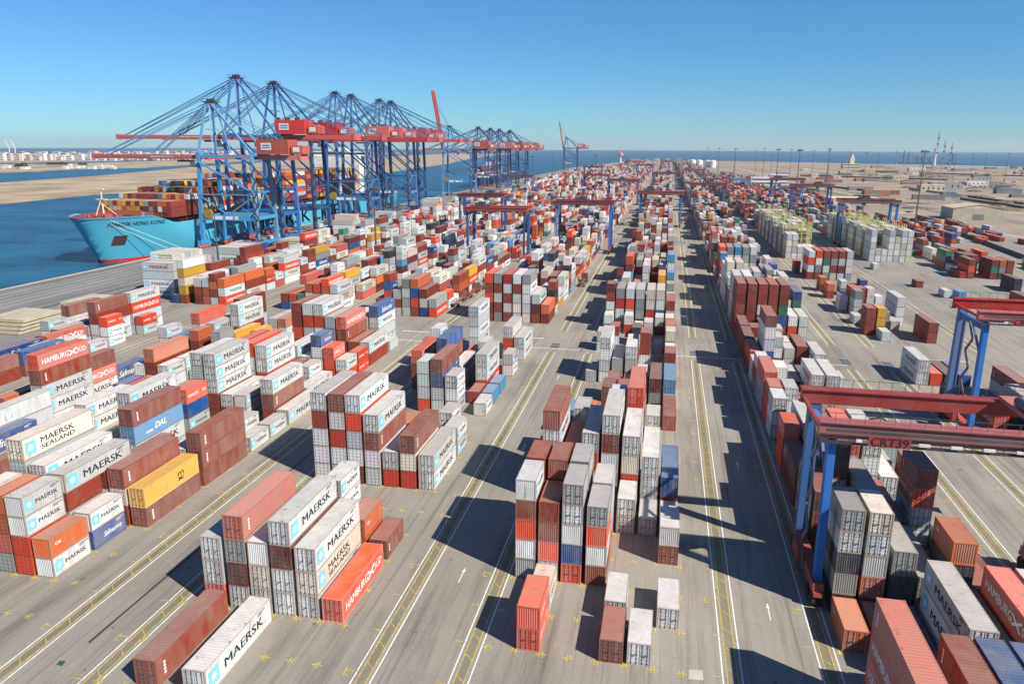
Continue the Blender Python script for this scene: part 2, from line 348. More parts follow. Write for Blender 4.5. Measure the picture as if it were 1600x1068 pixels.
# ---------------------------------------------------------------- yard layout (measured: bays 6.68 m, rows 2.85 m)
PX, PY, YB = 2.85, 6.68, 66.3
BLK = {  # first row x, y offset, spoken name
 'X': (-159.7, 3.0, 'quay-side block'), 'Y': (-119.8, 2.2, 'outer left block'), 'Z': (-87.1, 1.3, 'left block'),
 'A': (-52.0, .4, 'inner left block'), 'B': (-15.75, 0, 'centre block'), 'C': (20.6, 0, 'right block'), 'D': (56.5, 0, 'outer right block')}
SPEC = {
'A': """0 1 RWW;0 2 WMGS;0 3 WPW';0 4 WWMW;0 5 WPW;0 6 R;2 6 b;2 5 oo;2 4 wwww
5 0 WWWBW;5 1 WWRWB;5 2 BWWRW;5 3 WWBW;5 4 RW;5 5 RPB;5 6 WW;7 6 ww;7 4 wo;8 5 ow;7 3 oo
10 2 rwww;10 3 wwUB;10 4 www;11 5 b;10 6 w';11 6 l;12 6 l;12 5 RWW;12 3 WW;12 0 BBR;12 2 WBBU;14 0 wbww;16 2 ~P~W~W~W~W;14 3 Wr;16 5 wRW;16 6 WW;14 6 ww;16 0 kk;14 4 wrw
22 0 TBRBR';22 1 GBWBG';22 2 BWBWT';22 3 WPWBW;22 4 PWWWG;22 5 BMW;22 6 BO;24 0 Wob""",
'B': """0 1 rr';0 4 b;0 5 w;1 1 p;1 4 w;1 6 w;2 0 g'w'r'b'w';2 1 w'r'b'b';2 2 ru'w'wg;2 3 b'w'r'g;3 6 bw'
3 0 wwbbb;3 1 wrb'b'b';3 2 wrwwg;3 3 rwww;4 4 ww;4 5 w;4 6 w;5 0 BGRWB';5 1 BB'B';5 2 WWRW;5 3 WWW'BW;5 4 WRP'W;5 5 WWW;5 6 BU
7 1 bwrw;7 2 rrb;7 3 wrwww;7 4 WWWRR;9 1 rr;9 0 ll;9 5 ww;10 6 B';8 1 wr;10 2 wbb;10 3 wbb;10 4 bwb;12 3 w;12 2 bb;12 6 WL;12 5 GM;14 0 w;14 1 ~W~W~W~W;14 2 WG';14 3 WWW;14 4 w;14 5 w;14 6 rgb;15 2 rrbb;15 4 wwbb;15 6 wb;17 6 wgp;18 6 wws;19 6 ss;20 6 mb;21 6 bp;18 5 w;21 3 w;18 0 ww;19 1 wb;21 0 gw;21 2 rw;20 4 ww;21 5 bw;19 3 gk;17 3 rw
13 4 ww;13 5 ww;12 4 w;13 3 o;16 6 rw
22 0 wwwbm;22 1 GWTG';22 2 WWRW;22 3 KGGW;22 4 WRWP;22 5 WUWP;22 6 MWB""",
'C': """-2 0 BRRS;-2 3 BKU;-2 4 GKU;-2 2 WRB;0 2 K;1 1 b;2 5 mb;3 4 b;2 0 kg'k'wg;2 1 bow'wp;1 0 o;0 3 WWW;0 5 RRR;0 6 WWW;0 4 KK;2 4 kwk~O';2 2 KKG;2 3 GG;3 5 ss;5 5 S;4 6 s;2 6 s;1 6 s
4 4 wwwrb;4 5 mg;4 3 GB;6 5 MB;3 6 m;7 6 bb;8 2 GBB;8 4 BM;8 5 W;9 6 gb;10 4 bm;10 5 w;4 2 WGG;4 0 BBM;5 1 wgwbk;6 1 WGWB;6 2 BWWR;6 3 UWWW;6 0 MM;6 4 WW;8 0 rrr';8 1 wB~W;10 0 www;10 1 b;11 0 rrs;11 1 rww;11 2 wo;9 2 ~r~g;10 3 kk
12 0 GGR;12 3 WWW;12 4 WWW;13 1 www;14 0 gbw;13 2 kk;15 0 ww;14 2 kw;15 2 w;14 3 bk;16 0 BR;16 1 WUWW~B;16 5 WW;17 2 bww;15 6 w;17 3 ww;17 4 BB;14 5 W;18 0 MM;20 0 BM;20 1 wb;19 1 k;21 2 bb;18 3 kw;20 3 ww;19 4 b
22 0 T'BBBB;22 1 RBBBB;22 2 GBWBB;22 3 BBBBB;22 4 BUNBB;22 5 RW;22 6 WW;24 0 WWWWW;24 1 WPWWW;24 2 WWBW;24 3 WWWW;25 5 BB
28 0 WWWWP;28 1 WWPWP;28 2 WWWG;28 3 GWBW;30 0 WPWW;30 4 WBG;34 0 RUBOR';34 1 WGWWG';34 2 WWLWL';34 3 BGWGG';34 4 BWWGW""",
'D': """16 0 WW;16 1 R;16 2 K;16 3 U;12 2 R;12 3 K;12 4 RG;13 0 gk;10 4 RR;11 6 WG;8 5 BG;14 5 WB;6 6 GRB;10 6 BK;4 6 BW
22 1 w;22 5 BB;24 3 W;23 1 ryy;23 0 bbb;25 0 w;25 4 WWW;24 2 kG;28 1 gwr;27 1 wwg;29 2 ro;30 4 ww;30 3 bb;33 0 bo';28 0 ww;31 0 bo;32 2 gw;30 5 w
37 0 BWR~W;37 1 BGWR;37 2 GWNB;37 3 PBGB;37 4 WBWB;37 5 GWWW;35 6 u;39 -1 nr;41 5 w""",
'Z': """0 3 gsoo;0 4 rr'w'w';0 5 w'o';1 5 uw';1 4 wwb~W';1 3 WWG~W;2 4 wbb;2 6 BY;2 5 B~P'B;2 0 WWWW;1 2 WWWWP;0 2 wwwp;1 1 wwg;3 1 WW;3 3 WB;3 2 r;4 1 w
4 6 BBB;4 5 WW;4 2 WWLB;6 2 wwur;5 0 WWWW;5 1 WP;6 4 w;6 6 w;7 6 w;8 6 W;8 3 w'w';8 5 BBW;8 0 ~W~W~W~W~W;8 1 ~B~B~W~W~W;7 4 w;10 1 WWWR;10 0 WWKR;10 2 wRWW;12 2 ~W~G~W
10 5 W;11 5 ww;11 4 ww;12 5 rrr;12 4 wwwu;12 6 rw;13 6 rr;12 3 wP;12 1 gw;14 0 WBRBB;14 1 WUWRW;14 2 WWWRW;14 3 WWGG;14 4 WBBR;14 5 BB;14 6 BW;16 5 WWWU;16 4 PWW;16 3 WWP;16 2 WP;16 6 w;16 1 WW
22 2 wbW;22 3 WGWG;22 4 BRUO;22 5 UWB;22 6 RG;24 6 Wr;24 4 WWWP""",
'Y': """2 2 WWO;2 3 ~W~P;3 5 WU;2 6 Bw;4 4 WWW;4 5 WG;6 6 WW;6 3 WWWBR;7 2 w;8 5 wu;8 6 er;8 4 w;9 5 r;10 5 ww;11 5 ww;11 6 w;9 6 w;8 0 BW;6 0 WO;10 3 ww
13 0 Wpw;13 1 WU;14 2 WR;14 3 bbW;15 4 BBWW;14 5 YY;15 6 yy;15 0 WWR;12 1 w;10 0 U;16 2 RW;16 3 WWMB;17 0 ww""",
'X': """10 6 BU;10 4 PU;12 4 WR;8 6 BB;8 4 GR;6 5 kb;7 3 PPP;9 1 PPP;9 2 PPP;12 6 ww;11 5 kw;13 2 www;13 6 w;13 3 WG;13 4 wBw;14 1 PW
14 5 WWBB;16 5 WWRW;16 4 ~R~W~R~W;14 6 wwr;15 0 RWB;15 1 WWB;17 2 ww;16 3 WWP;16 2 GW;16 6 wr"""}
RNG = random.Random(7)
HC, ST = 2.896, 2.591
stacks = []          # (block, col, k, [(code, L, H, flip)])
def parse(t):
    out = []; i = 0
    while i < len(t):
        std = t[i] == '~'
        if std: i += 1
        c = t[i]; i += 1
        fl = i < len(t) and t[i] == "'"
        if fl: i += 1
        if c.islower() and not std: out.append((c.upper(), 6.058, ST, fl))
        else: out.append((c.upper(), 12.192, ST if std else HC, fl))
    return out
used = {}
def occupy(b, c, k, tiers):
    n = 2 if any(t[1] > 8 for t in tiers) else 1
    for j in range(n):
        if (b, c, k+j) in used: return False
    h = sum(t[2] for t in tiers)
    for j in range(n): used[(b, c, k+j)] = h
    stacks.append((b, c, k, tiers)); return True
for b, txt in SPEC.items():
    for e in txt.replace('\n', ';').split(';'):
        if e.strip():
            k, c, t = e.split(); tt = parse(t)
            if len({x[1] for x in tt}) > 1 and tt[0][1] < 8:      # short boxes under a long one: give the long one a second short pile to rest on
                low = [x for x in tt if x[1] < 8]
                for kk in (int(k),):
                    if (b, int(c), kk+1) in used: tt = [(x[0], 6.058, ST, x[3]) for x in tt]
                if any(x[1] > 8 for x in tt): stacks.append((b, int(c), int(k)+1, low))
            occupy(b, int(c), int(k), tt)
WCOL = 'WWWWWWWWWWWWWWWPPPPPPGGGBBBBBBBBBBMRRROOOUULYNSSWK'
def rand_stack(rng, n):
    long = rng.random() < .6; out = []
    for i in range(n):
        out.append((rng.choice(WCOL), 12.192 if long else 6.058, HC if long and n % 2 else ST, rng.random() < .3))
    return out
# quay-side and outer-left blocks, near part: fill between the measured stacks
for b, k0, dens, hm in (('X', 9, .42, 2), ('Y', 1, .7, 3), ('Z', 6, .45, 2), ('Y', 11, .7, 3)):
    for k in range(k0, 18):
        for c in range(7):
            if b == 'X' and k < 12 and c < 1: continue
            if (b, c, k) not in used and (b, c, k-1) not in used and RNG.random() < dens*.7:
                occupy(b, c, k, rand_stack(RNG, RNG.randint(1, hm)))
ZONES = [(22, 52), (55, 88), (91, 130), (133, 190), (193, 250), (253, 320), (323, 400)]
def zone_h(b, zi, c, k, rng):
    base = {'X': 3.0, 'Y': 2.8, 'Z': 2.7, 'A': 3.0, 'B': 3.4, 'C': 3.3, 'D': 1.6}[b]
    if b == 'D' and zi in (0, 1): return 0
    if b == 'B': base += .5*math.sin(k*.9) 
    n = int(round(rng.gauss(base, 1.1)))
    return max(0, min(5, n))
for b in BLK:
    for zi, (ka, kb) in enumerate(ZONES):
        if b == 'X' and zi > 4: continue
        for c in range(7):
            k = ka
            while k < kb:
                if (b, c, k) in used: k += 1; continue
                n = zone_h(b, zi, c, k//2, RNG)
                if RNG.random() < .12: n = 0
                st = rand_stack(RNG, n) if n else []
                if st:
                    lg = st[0][1] > 8
                    if lg and ((b, c, k+1) in used or k+1 >= kb): st = [(x[0], 6.058, ST, x[3]) for x in st]; lg = False
                    occupy(b, c, k, st); k += 2 if lg else 1
                else: k += 1
# loose boxes standing outside the bay grid: (code, L, H, x, y, tiers, rz-free)
LOOSE = [('B', 12.192, HC, -48.3, 53.5, "B"), ('W', 12.192, HC, -42.8, 53.2, "W"),
 ]
boxes = []           # dicts for every single container
def add_box(code, L, H, x, y, z, flip, vis, info):
    boxes.append(dict(code=code, L=L, H=H, x=x, y=y, z=z, flip=flip, vis=vis, info=info))
def bx_pos(b, c, k): o = BLK[b]; return o[0]+PX*c, YB+o[1]+PY*k
for b, c, k, tiers in stacks:
    X, Y = bx_pos(b, c, k); z = 0.0
    X += RNG.uniform(-.06, .06); Y += RNG.uniform(-.1, .1)
    top = sum(t[2] for t in tiers)
    n = len(tiers); span = 2 if any(t[1] > 8 for t in tiers) else 1
    for i, (code, L, H, fl) in enumerate(tiers):
        zt = z+H
        fh = used.get((b, c, k-1), 0)
        front = max(0., min(1., (zt-fh)/H)) if fh < zt else 0.
        rc = c+1 if X < 0 else c-1
        sh = max(used.get((b, rc, k+j), 0) for j in range(span)) if True else 0
        shm = min(used.get((b, rc, k+j), 0) for j in range(span))
        side = .5*(max(0, min(1, (zt-sh)/H)) + max(0, min(1, (zt-shm)/H)))
        topv = 1. if i == n-1 else 0.
        add_box(code, L, H, X, Y, z, fl, (front, side, topv), (b, c, k, i, n))
        z = zt
for code, L, H, x, y, t in LOOSE:
    z = 0
    for i, cc in enumerate(t):
        add_box(cc, L, H, x, y, z, False, (1, 1, 1 if i == len(t)-1 else 0), ('L', x, y, i, len(t))); z += H
def proj(p):
    v = Vector(p)-Vector((0, 0, CAM_H)); zc = v.dot(fw)
    return (800+F*v.dot(RR)/zc, 534-F*v.dot(UU)/zc, zc)
def score(d):
    c = Vector((d['x']+CW/2, d['y']+d['L']/2, d['z']+d['H']/2)); v = c-Vector((0, 0, CAM_H)); r = v.length
    vis = 0
    for xx in (d['x'], d['x']+CW):
        for yy in (d['y'], d['y']+d['L']):
            a, e, zc = proj((xx, yy, d['z']+d['H']))
            if zc > 0 and 5 < a < 1595 and 200 < e < 1060: vis += 1
    if vis == 0: return 0
    u = v/r; f, s, t = d['vis']
    A = f*CW*d['H']*abs(u.y) + s*d['L']*d['H']*abs(u.x) + t*CW*d['L']*abs(u.z)
    return A*F*F/(r*r)*(vis/4)
for d in boxes: d['s'] = score(d)
boxes.sort(key=lambda d: -d['s'])
NIND = 300
ind, mass = boxes[:NIND], boxes[NIND:]

ORD = ['zeroth','first','second','third','fourth','fifth','sixth','seventh','eighth','ninth','tenth','eleventh','twelfth','thirteenth','fourteenth','fifteenth','sixteenth','seventeenth','eighteenth','nineteenth','twentieth','twenty-first','twenty-second','twenty-third','twenty-fourth']
def row_order():
    rows = {}
    for b, c, k, t in stacks: rows.setdefault((b, k >= 20), {}).setdefault(k, set()).add(c)
    return rows
ROWS = row_order()
def label_of(d):
    w_ = WORD[d['code']]; ln = 'long' if d['L'] > 8 else 'short'; b, c, k, i, n = d['info']
    if b == 'L':
        return {-48.3: 'long rust brown container alone on the yard beside a grey one, nearest left stacks',
                -42.8: 'long pale grey lettered container on bare yard in front of all left stacks'}.get(round(c, 1)) or \
               ('long salmon container on top at the bottom edge, right of the crane foot' if i == n-1 else 'long orange red container under the salmon one at the bottom right edge')
    rk = ROWS[(b, k >= 20)]; ks = sorted(rk); r = ks.index(k)+1; cs = sorted(rk[k]); ci = cs.index(c)+1
    tier = 'alone in' if n == 1 else ('topping' if i == n-1 else ('lowest in' if i == 0 else ('tier %s of' % ['','','two','three','four','five'][i+1])))
    where = BLK[b][2] + (' past crossroad' if k >= 20 else '')
    return '%s %s container %s %s stack from left, row %s, %s' % (ln, w_, tier, ORD[ci] if len(cs) > 1 else 'only', ORD[min(r, 24)], where)
irng = random.Random(3)
for d in ind:
    # blind ends seen where the photograph is too small to tell: a third of them
    full = d['s'] > 260
    o = make_container(d['code'], d['L'], d['H'], d['x'], d['y'], d['z'], d['flip'], irng.random() < .86 or d['s'] > 1500, full, irng)
    tag(o, label_of(d), 'shipping container', 'shipping containers stacked in the yard')

# the remaining thousands of boxes: one object
ROT = []
def rot_stack(x, y, rows, lv, cols):
    q = random.Random(int(x+y*3))
    for r in range(rows):
        n = lv[min(r, len(lv)-1)]
        for j in range(n):
            ROT.append(dict(code='W' if r == 0 and j < n-0 else q.choice(cols), L=12.192, H=HC, x=x, y=y+r*2.56, z=j*HC, flip=False, vis=(1,1,1), info=None, rot=1))
rot_stack(-177.5, 226, 9, [4,4,5,5,5,5,5,4,4], 'WWWPWPG'); rot_stack(-176.5, 268, 9, [4,4,4,4,4,4,4,4,3], 'WWPWUWYR'); rot_stack(-192, 412, 8, [3,4,4,4,3], 'WWWPR')
rot_stack(-190, 470, 4, [2,3], 'WWG'); rot_stack(-186, 560, 6, [3,4], 'WWBR')
def mass_mat(name, kind):
    m = bpy.data.materials.new(name); m.use_nodes = True; n = m.node_tree; N = n.nodes; L = n.links
    b = N['Principled BSDF']; b.inputs['Roughness'].default_value = .6; b.inputs['Specular IOR Level'].default_value = .3
    A = N.new('ShaderNodeAttribute'); A.attribute_name = 'paint'
    O = N.new('ShaderNodeAttribute'); O.attribute_name = 'corner'
    G = N.new('ShaderNodeNewGeometry')
    S = N.new('ShaderNodeVectorMath'); S.operation = 'SUBTRACT'; L.new(G.outputs['Position'], S.inputs[0]); L.new(O.outputs['Vector'], S.inputs[1])
    X = N.new('ShaderNodeSeparateXYZ'); L.new(S.outputs[0], X.inputs[0])
    t = N.new('ShaderNodeTexNoise'); t.inputs['Scale'].default_value = .7; t.inputs['Detail'].default_value = 6; t.inputs['Roughness'].default_value = .7; L.new(G.outputs['Position'], t.inputs['Vector'])
    r = N.new('ShaderNodeMapRange'); r.inputs[1].default_value = .5; r.inputs[2].default_value = .75; r.inputs[4].default_value = .55 if kind == 'top' else .4; L.new(t.outputs[0], r.inputs[0])
    mx = N.new('ShaderNodeMix'); mx.data_type = 'RGBA'; L.new(r.outputs[0], mx.inputs[0]); L.new(A.outputs['Color'], mx.inputs[6]); mx.inputs[7].default_value = (*lin((146,120,96)), 1)
    last = mx.outputs[2]
    DM = N.new('ShaderNodeAttribute'); DM.attribute_name = 'dims'; DS = N.new('ShaderNodeSeparateXYZ'); L.new(DM.outputs['Vector'], DS.inputs[0])
    def math_(op, a, b_=None, c_=None):
        q = N.new('ShaderNodeMath'); q.operation = op
        for i, v in enumerate((a, b_, c_)):
            if v is None: continue
            if isinstance(v, (int, float)): q.inputs[i].default_value = v
            else: L.new(v, q.inputs[i])
        return q.outputs[0]
    if kind != 'flat':
        mk = None
        for ax in range(3):
            nf = math_('LESS_THAN', math_('ABSOLUTE', X.outputs[ax]), .13 if ax < 2 else .17); ff = math_('LESS_THAN', math_('ABSOLUTE', math_('SUBTRACT', DS.outputs[ax], X.outputs[ax])), .13)
            # faces that lie on this axis would be all edge: leave them out by asking for the in-plane axes only
            if (kind == 'top' and ax == 2): continue
            e_ = math_('MAXIMUM', nf, ff)
            if kind != 'top' and ax < 2:
                GN = N.new('ShaderNodeSeparateXYZ'); L.new(G.outputs['True Normal'], GN.inputs[0]); e_ = math_('MULTIPLY', e_, math_('LESS_THAN', math_('ABSOLUTE', GN.outputs[ax]), .5))
            mk = e_ if mk is None else math_('MAXIMUM', mk, e_)
        ed = N.new('ShaderNodeMix'); ed.data_type = 'RGBA'; L.new(math_('MULTIPLY', mk, .5), ed.inputs[0]); L.new(last, ed.inputs[6]); ed.inputs[7].default_value = (*lin((110,72,50)), 1); last = ed.outputs[2]
    if kind == 'door':
        xy = math_('ADD', X.outputs[0], X.outputs[1]); fx = math_('FRACT', math_('MULTIPLY', xy, 1/.61)); lx = math_('LESS_THAN', math_('ABSOLUTE', math_('SUBTRACT', fx, .5)), .09)
        fz = math_('FRACT', math_('MULTIPLY', X.outputs[2], 1/.52)); lz = math_('LESS_THAN', fz, .13)
        k = math_('MULTIPLY', math_('MAXIMUM', lx, lz), .7)
        d = N.new('ShaderNodeMix'); d.data_type = 'RGBA'; L.new(k, d.inputs[0]); L.new(last, d.inputs[6]); d.inputs[7].default_value = (.05, .05, .055, 1); last = d.outputs[2]
    L.new(last, b.inputs['Base Color'])
    if kind == 'side':
        wv = math_('SINE', math_('MULTIPLY', math_('ADD', X.outputs[0], X.outputs[1]), 2*math.pi/.28))
        bp = N.new('ShaderNodeBump'); bp.inputs['Distance'].default_value = .02; bp.inputs['Strength'].default_value = .6; L.new(wv, bp.inputs['Height']); L.new(bp.outputs[0], b.inputs['Normal'])
    return m
def build_mass(name, items, tint=None, text=True):
    n = len(items)
    rg = np.random.default_rng(5)
    x = np.array([d['x'] for d in items]); y = np.array([d['y'] for d in items]); z = np.array([d['z'] for d in items])
    Ln = np.array([d['L'] for d in items]); H = np.array([d['H'] for d in items])
    g = .02
    cor = [(0,0,0),(1,0,0),(1,1,0),(0,1,0),(0,0,1),(1,0,1),(1,1,1),(0,1,1)]
    rt_ = np.array([1 if d.get('rot') else 0 for d in items]); dx = np.where(rt_ == 1, Ln, CW); dy = np.where(rt_ == 1, CW, Ln)
    V = np.stack([np.stack([x+g+a*(dx-2*g), y+g+b*(dy-2*g), z+.03+c*(H-.06)], 1) for a, b, c in cor], 1).reshape(-1, 3)
    fq = np.array([(0,1,5,4),(1,2,6,5),(2,3,7,6),(3,0,4,7),(4,5,6,7)])
    Fs = (np.arange(n)[:,None,None]*8 + fq[None]).reshape(-1, 4)
    col = np.array([lin(PAL[d['code']]) for d in items]) * rg.uniform(.58, 1.04, (n,1)) * rg.uniform(.93, 1.07, (n,3))
    fc = np.repeat(col[:,None,:], 5, 1); dust = np.array(lin((205,176,160)))
    fc[:,4,:] = fc[:,4,:]*.7 + dust*.3
    org = np.repeat(np.stack([x, y, z], 1)[:,None,:], 5, 1)
    mi = np.where(rt_[:,None] == 1, np.array([0,1,0,1,2])[None], np.array([1,0,1,0,2])[None]).ravel()
    verts = V.tolist(); faces = Fs.tolist()
    fc = fc.reshape(-1,3).tolist(); org = org.reshape(-1,3).tolist(); mi = mi.tolist()
    if text:
        for d in items:
            dist = math.hypot(d['x'], d['y'])
            S = LET[(d['L'], d['H'])] 
            if dist < 430 and d['code'] in ('W','P','R','U') and d['vis'][1] > .25 and d['code'] in S and rg.random() < .8 and d['x'] < 0 and (not d.get('rot') or any(abs(d['y']-u) < 5.2 for u in (226,268,412,470,560))):
                me = TXT_LOW[(d['L'], d['H'], d['code'])]
                nv = len(verts)
                cx, cy, cz = d['x']+CW+.0, d['y']+d['L']/2, d['z']
                if d.get('rot'): verts += [(d['x']+d['L']/2+v[1], d['y']-v[0]-.01, cz+v[2]) for v in me[0]]
                else: verts += [(cx+v[0], cy+v[1], cz+v[2]) for v in me[0]]
                for f, m_ in me[1]:
                    faces.append([nv+i for i in f]); fc.append(m_); org.append([0,0,0]); mi.append(3)
    m = bpy.data.meshes.new(name); m.from_pydata(verts, [], faces)
    a = m.attributes.new('paint', 'FLOAT_COLOR', 'FACE'); a.data.foreach_set('color', np.concatenate([np.array(fc), np.ones((len(fc),1))], 1).astype('f').ravel())
    a = m.attributes.new('corner', 'FLOAT_VECTOR', 'FACE'); a.data.foreach_set('vector', np.array(org, dtype='f').ravel())
    dm = np.repeat(np.stack([dx, dy, H], 1)[:,None,:], 5, 1).reshape(-1, 3); dm = np.concatenate([dm, np.ones((len(fc)-len(dm), 3))], 0)
    a = m.attributes.new('dims', 'FLOAT_VECTOR', 'FACE'); a.data.foreach_set('vector', dm.astype('f').ravel())
    m.polygons.foreach_set('material_index', np.array(mi, dtype='i'))
    for k in MASSMATS: m.materials.append(k)
    m.update()
    return link(name, m)
TXT_LOW = {}
for key, S in LET.items():
    for code, c in (('W', (26,30,38)), ('P', (26,30,38)), ('R', (225,225,220)), ('U', (225,225,220))):
        if code in S:
            me = S[code]; V_ = [tuple(v.co) for v in me.vertices]; F_ = [(list(p.vertices), list(lin(c))) for p in me.polygons]
            if code in 'WP':
                for nm, cc in (('panel', (120,196,220)), ('star', (225,225,220))):
                    o = len(V_); V_ += [(v.co.x-.001 if nm == 'panel' else v.co.x, v.co.y, v.co.z) for v in S[nm].vertices]; F_ += [([o+i for i in p.vertices], list(lin(cc))) for p in S[nm].polygons]
            TXT_LOW[key+(code,)] = (V_, F_)
MASSMATS = [mass_mat('stacked_box_side', 'side'), mass_mat('stacked_box_door_end', 'door'), mass_mat('stacked_box_roof', 'top'), mass_mat('stacked_box_lettering', 'flat')]
EXTRA = []           # further boxes (on ship, trucks, reefer yard) appended by later builders

# ---------------------------------------------------------------- ground, roads, water, land
def ground_mat(name, base, dark, light, patch=.02, stain=.15, slab=None, tyre=False):
    m = bpy.data.materials.new(name); m.use_nodes = True; n = m.node_tree; N = n.nodes; L = n.links
    b = N['Principled BSDF']; b.inputs['Roughness'].default_value = .85; b.inputs['Specular IOR Level'].default_value = .25
    g = N.new('ShaderNodeNewGeometry')
    a = N.new('ShaderNodeTexNoise'); a.inputs['Scale'].default_value = patch; a.inputs['Detail'].default_value = 8; a.inputs['Roughness'].default_value = .6; L.new(g.outputs['Position'], a.inputs['Vector'])
    st = N.new('ShaderNodeVectorMath'); st.operation = 'MULTIPLY'; st.inputs[1].default_value = (1, .12, 1); L.new(g.outputs['Position'], st.inputs[0])
    c = N.new('ShaderNodeTexNoise'); c.inputs['Scale'].default_value = stain; c.inputs['Detail'].default_value = 9; c.inputs['Roughness'].default_value = .7; L.new(st.outputs[0], c.inputs['Vector'])
    r1 = N.new('ShaderNodeMapRange'); r1.inputs[1].default_value = .35; r1.inputs[2].default_value = .65; L.new(a.outputs[0], r1.inputs[0])
    m1 = N.new('ShaderNodeMix'); m1.data_type = 'RGBA'; L.new(r1.outputs[0], m1.inputs[0]); m1.inputs[6].default_value = (*lin(base), 1); m1.inputs[7].default_value = (*lin(light), 1)
    r2 = N.new('ShaderNodeMapRange'); r2.inputs[1].default_value = .5; r2.inputs[2].default_value = .78; r2.inputs[4].default_value = .75; L.new(c.outputs[0], r2.inputs[0])
    m2 = N.new('ShaderNodeMix'); m2.data_type = 'RGBA'; L.new(r2.outputs[0], m2.inputs[0]); L.new(m1.outputs[2], m2.inputs[6]); m2.inputs[7].default_value = (*lin(dark), 1)
    last = m2.outputs[2]
    if tyre:
        t1 = N.new('ShaderNodeVectorMath'); t1.operation = 'MULTIPLY'; t1.inputs[1].default_value = (1.1, .012, 1); L.new(g.outputs['Position'], t1.inputs[0])
        t2 = N.new('ShaderNodeTexNoise'); t2.inputs['Scale'].default_value = 1; t2.inputs['Detail'].default_value = 4; t2.inputs['Roughness'].default_value = .8; L.new(t1.outputs[0], t2.inputs['Vector'])
        t3 = N.new('ShaderNodeMapRange'); t3.inputs[1].default_value = .52; t3.inputs[2].default_value = .68; t3.inputs[4].default_value = .85; L.new(t2.outputs[0], t3.inputs[0])
        tb = N.new('ShaderNodeTexNoise'); tb.inputs['Scale'].default_value = .035; tb.inputs['Detail'].default_value = 5; L.new(g.outputs['Position'], tb.inputs['Vector'])
        tm = N.new('ShaderNodeMath'); tm.operation = 'MULTIPLY'; L.new(t3.outputs[0], tm.inputs[0]); L.new(tb.outputs[0], tm.inputs[1])
        m3 = N.new('ShaderNodeMix'); m3.data_type = 'RGBA'; L.new(tm.outputs[0], m3.inputs[0]); L.new(last, m3.inputs[6]); m3.inputs[7].default_value = (*lin((56,52,48)), 1)
        # small oil spots
        o1 = N.new('ShaderNodeTexNoise'); o1.inputs['Scale'].default_value = .8; o1.inputs['Detail'].default_value = 3; L.new(g.outputs['Position'], o1.inputs['Vector'])
        o2 = N.new('ShaderNodeMapRange'); o2.inputs[1].default_value = .70; o2.inputs[2].default_value = .76; o2.inputs[4].default_value = .6; L.new(o1.outputs[0], o2.inputs[0])
        m4 = N.new('ShaderNodeMix'); m4.data_type = 'RGBA'; L.new(o2.outputs[0], m4.inputs[0]); L.new(m3.outputs[2], m4.inputs[6]); m4.inputs[7].default_value = (*lin((60,56,52)), 1)
        last = m4.outputs[2]
    if slab:
        br = N.new('ShaderNodeTexBrick'); br.inputs['Scale'].default_value = 1; br.inputs['Brick Width'].default_value = slab; br.inputs['Row Height'].default_value = slab*.8
        br.inputs['Mortar Size'].default_value = .03; br.inputs['Mortar Smooth'].default_value = .3; br.offset = 0
        br.inputs['Color1'].default_value = (1,1,1,1); br.inputs['Color2'].default_value = (.93,.93,.93,1); br.inputs['Mortar'].default_value = (.78,.78,.78,1)
        L.new(g.outputs['Position'], br.inputs['Vector'])
        mm = N.new('ShaderNodeMix'); mm.data_type = 'RGBA'; mm.blend_type = 'MULTIPLY'; mm.inputs[0].default_value = 1; L.new(last, mm.inputs[6]); L.new(br.outputs[0], mm.inputs[7]); last = mm.outputs[2]
    fn = N.new('ShaderNodeTexNoise'); fn.inputs['Scale'].default_value = 2.5; fn.inputs['Detail'].default_value = 6; L.new(g.outputs['Position'], fn.inputs['Vector'])
    hs = N.new('ShaderNodeHueSaturation'); rr = N.new('ShaderNodeMapRange'); rr.inputs[3].default_value = .85; rr.inputs[4].default_value = 1.12; L.new(fn.outputs[0], rr.inputs[0]); L.new(rr.outputs[0], hs.inputs['Value']); L.new(last, hs.inputs['Color'])
    L.new(hs.outputs[0], b.inputs['Base Color'])
    bp = N.new('ShaderNodeBump'); bp.inputs['Distance'].default_value = .02; bp.inputs['Strength'].default_value = .4; L.new(fn.outputs[0], bp.inputs['Height']); L.new(bp.outputs[0], b.inputs['Normal'])
    return m
G_CONC = ground_mat('yard_concrete', (136,130,119), (80,76,70), (158,150,137), slab=9.5, stain=.22, tyre=True)
G_QUAY = ground_mat('quay_asphalt', (112,110,108), (72,71,70), (136,132,126), stain=.08)
G_SAND = ground_mat('desert_sand', (134,120,104), (84,76,66), (168,150,128), patch=.008, stain=.012)
G_BANK = ground_mat('sandbank_earth', (140,122,98), (96,84,68), (190,168,138), patch=.012, stain=.02)
G_RUN = ground_mat('runway_worn_concrete', (118,110,94), (72,68,58), (138,130,112), stain=.3)
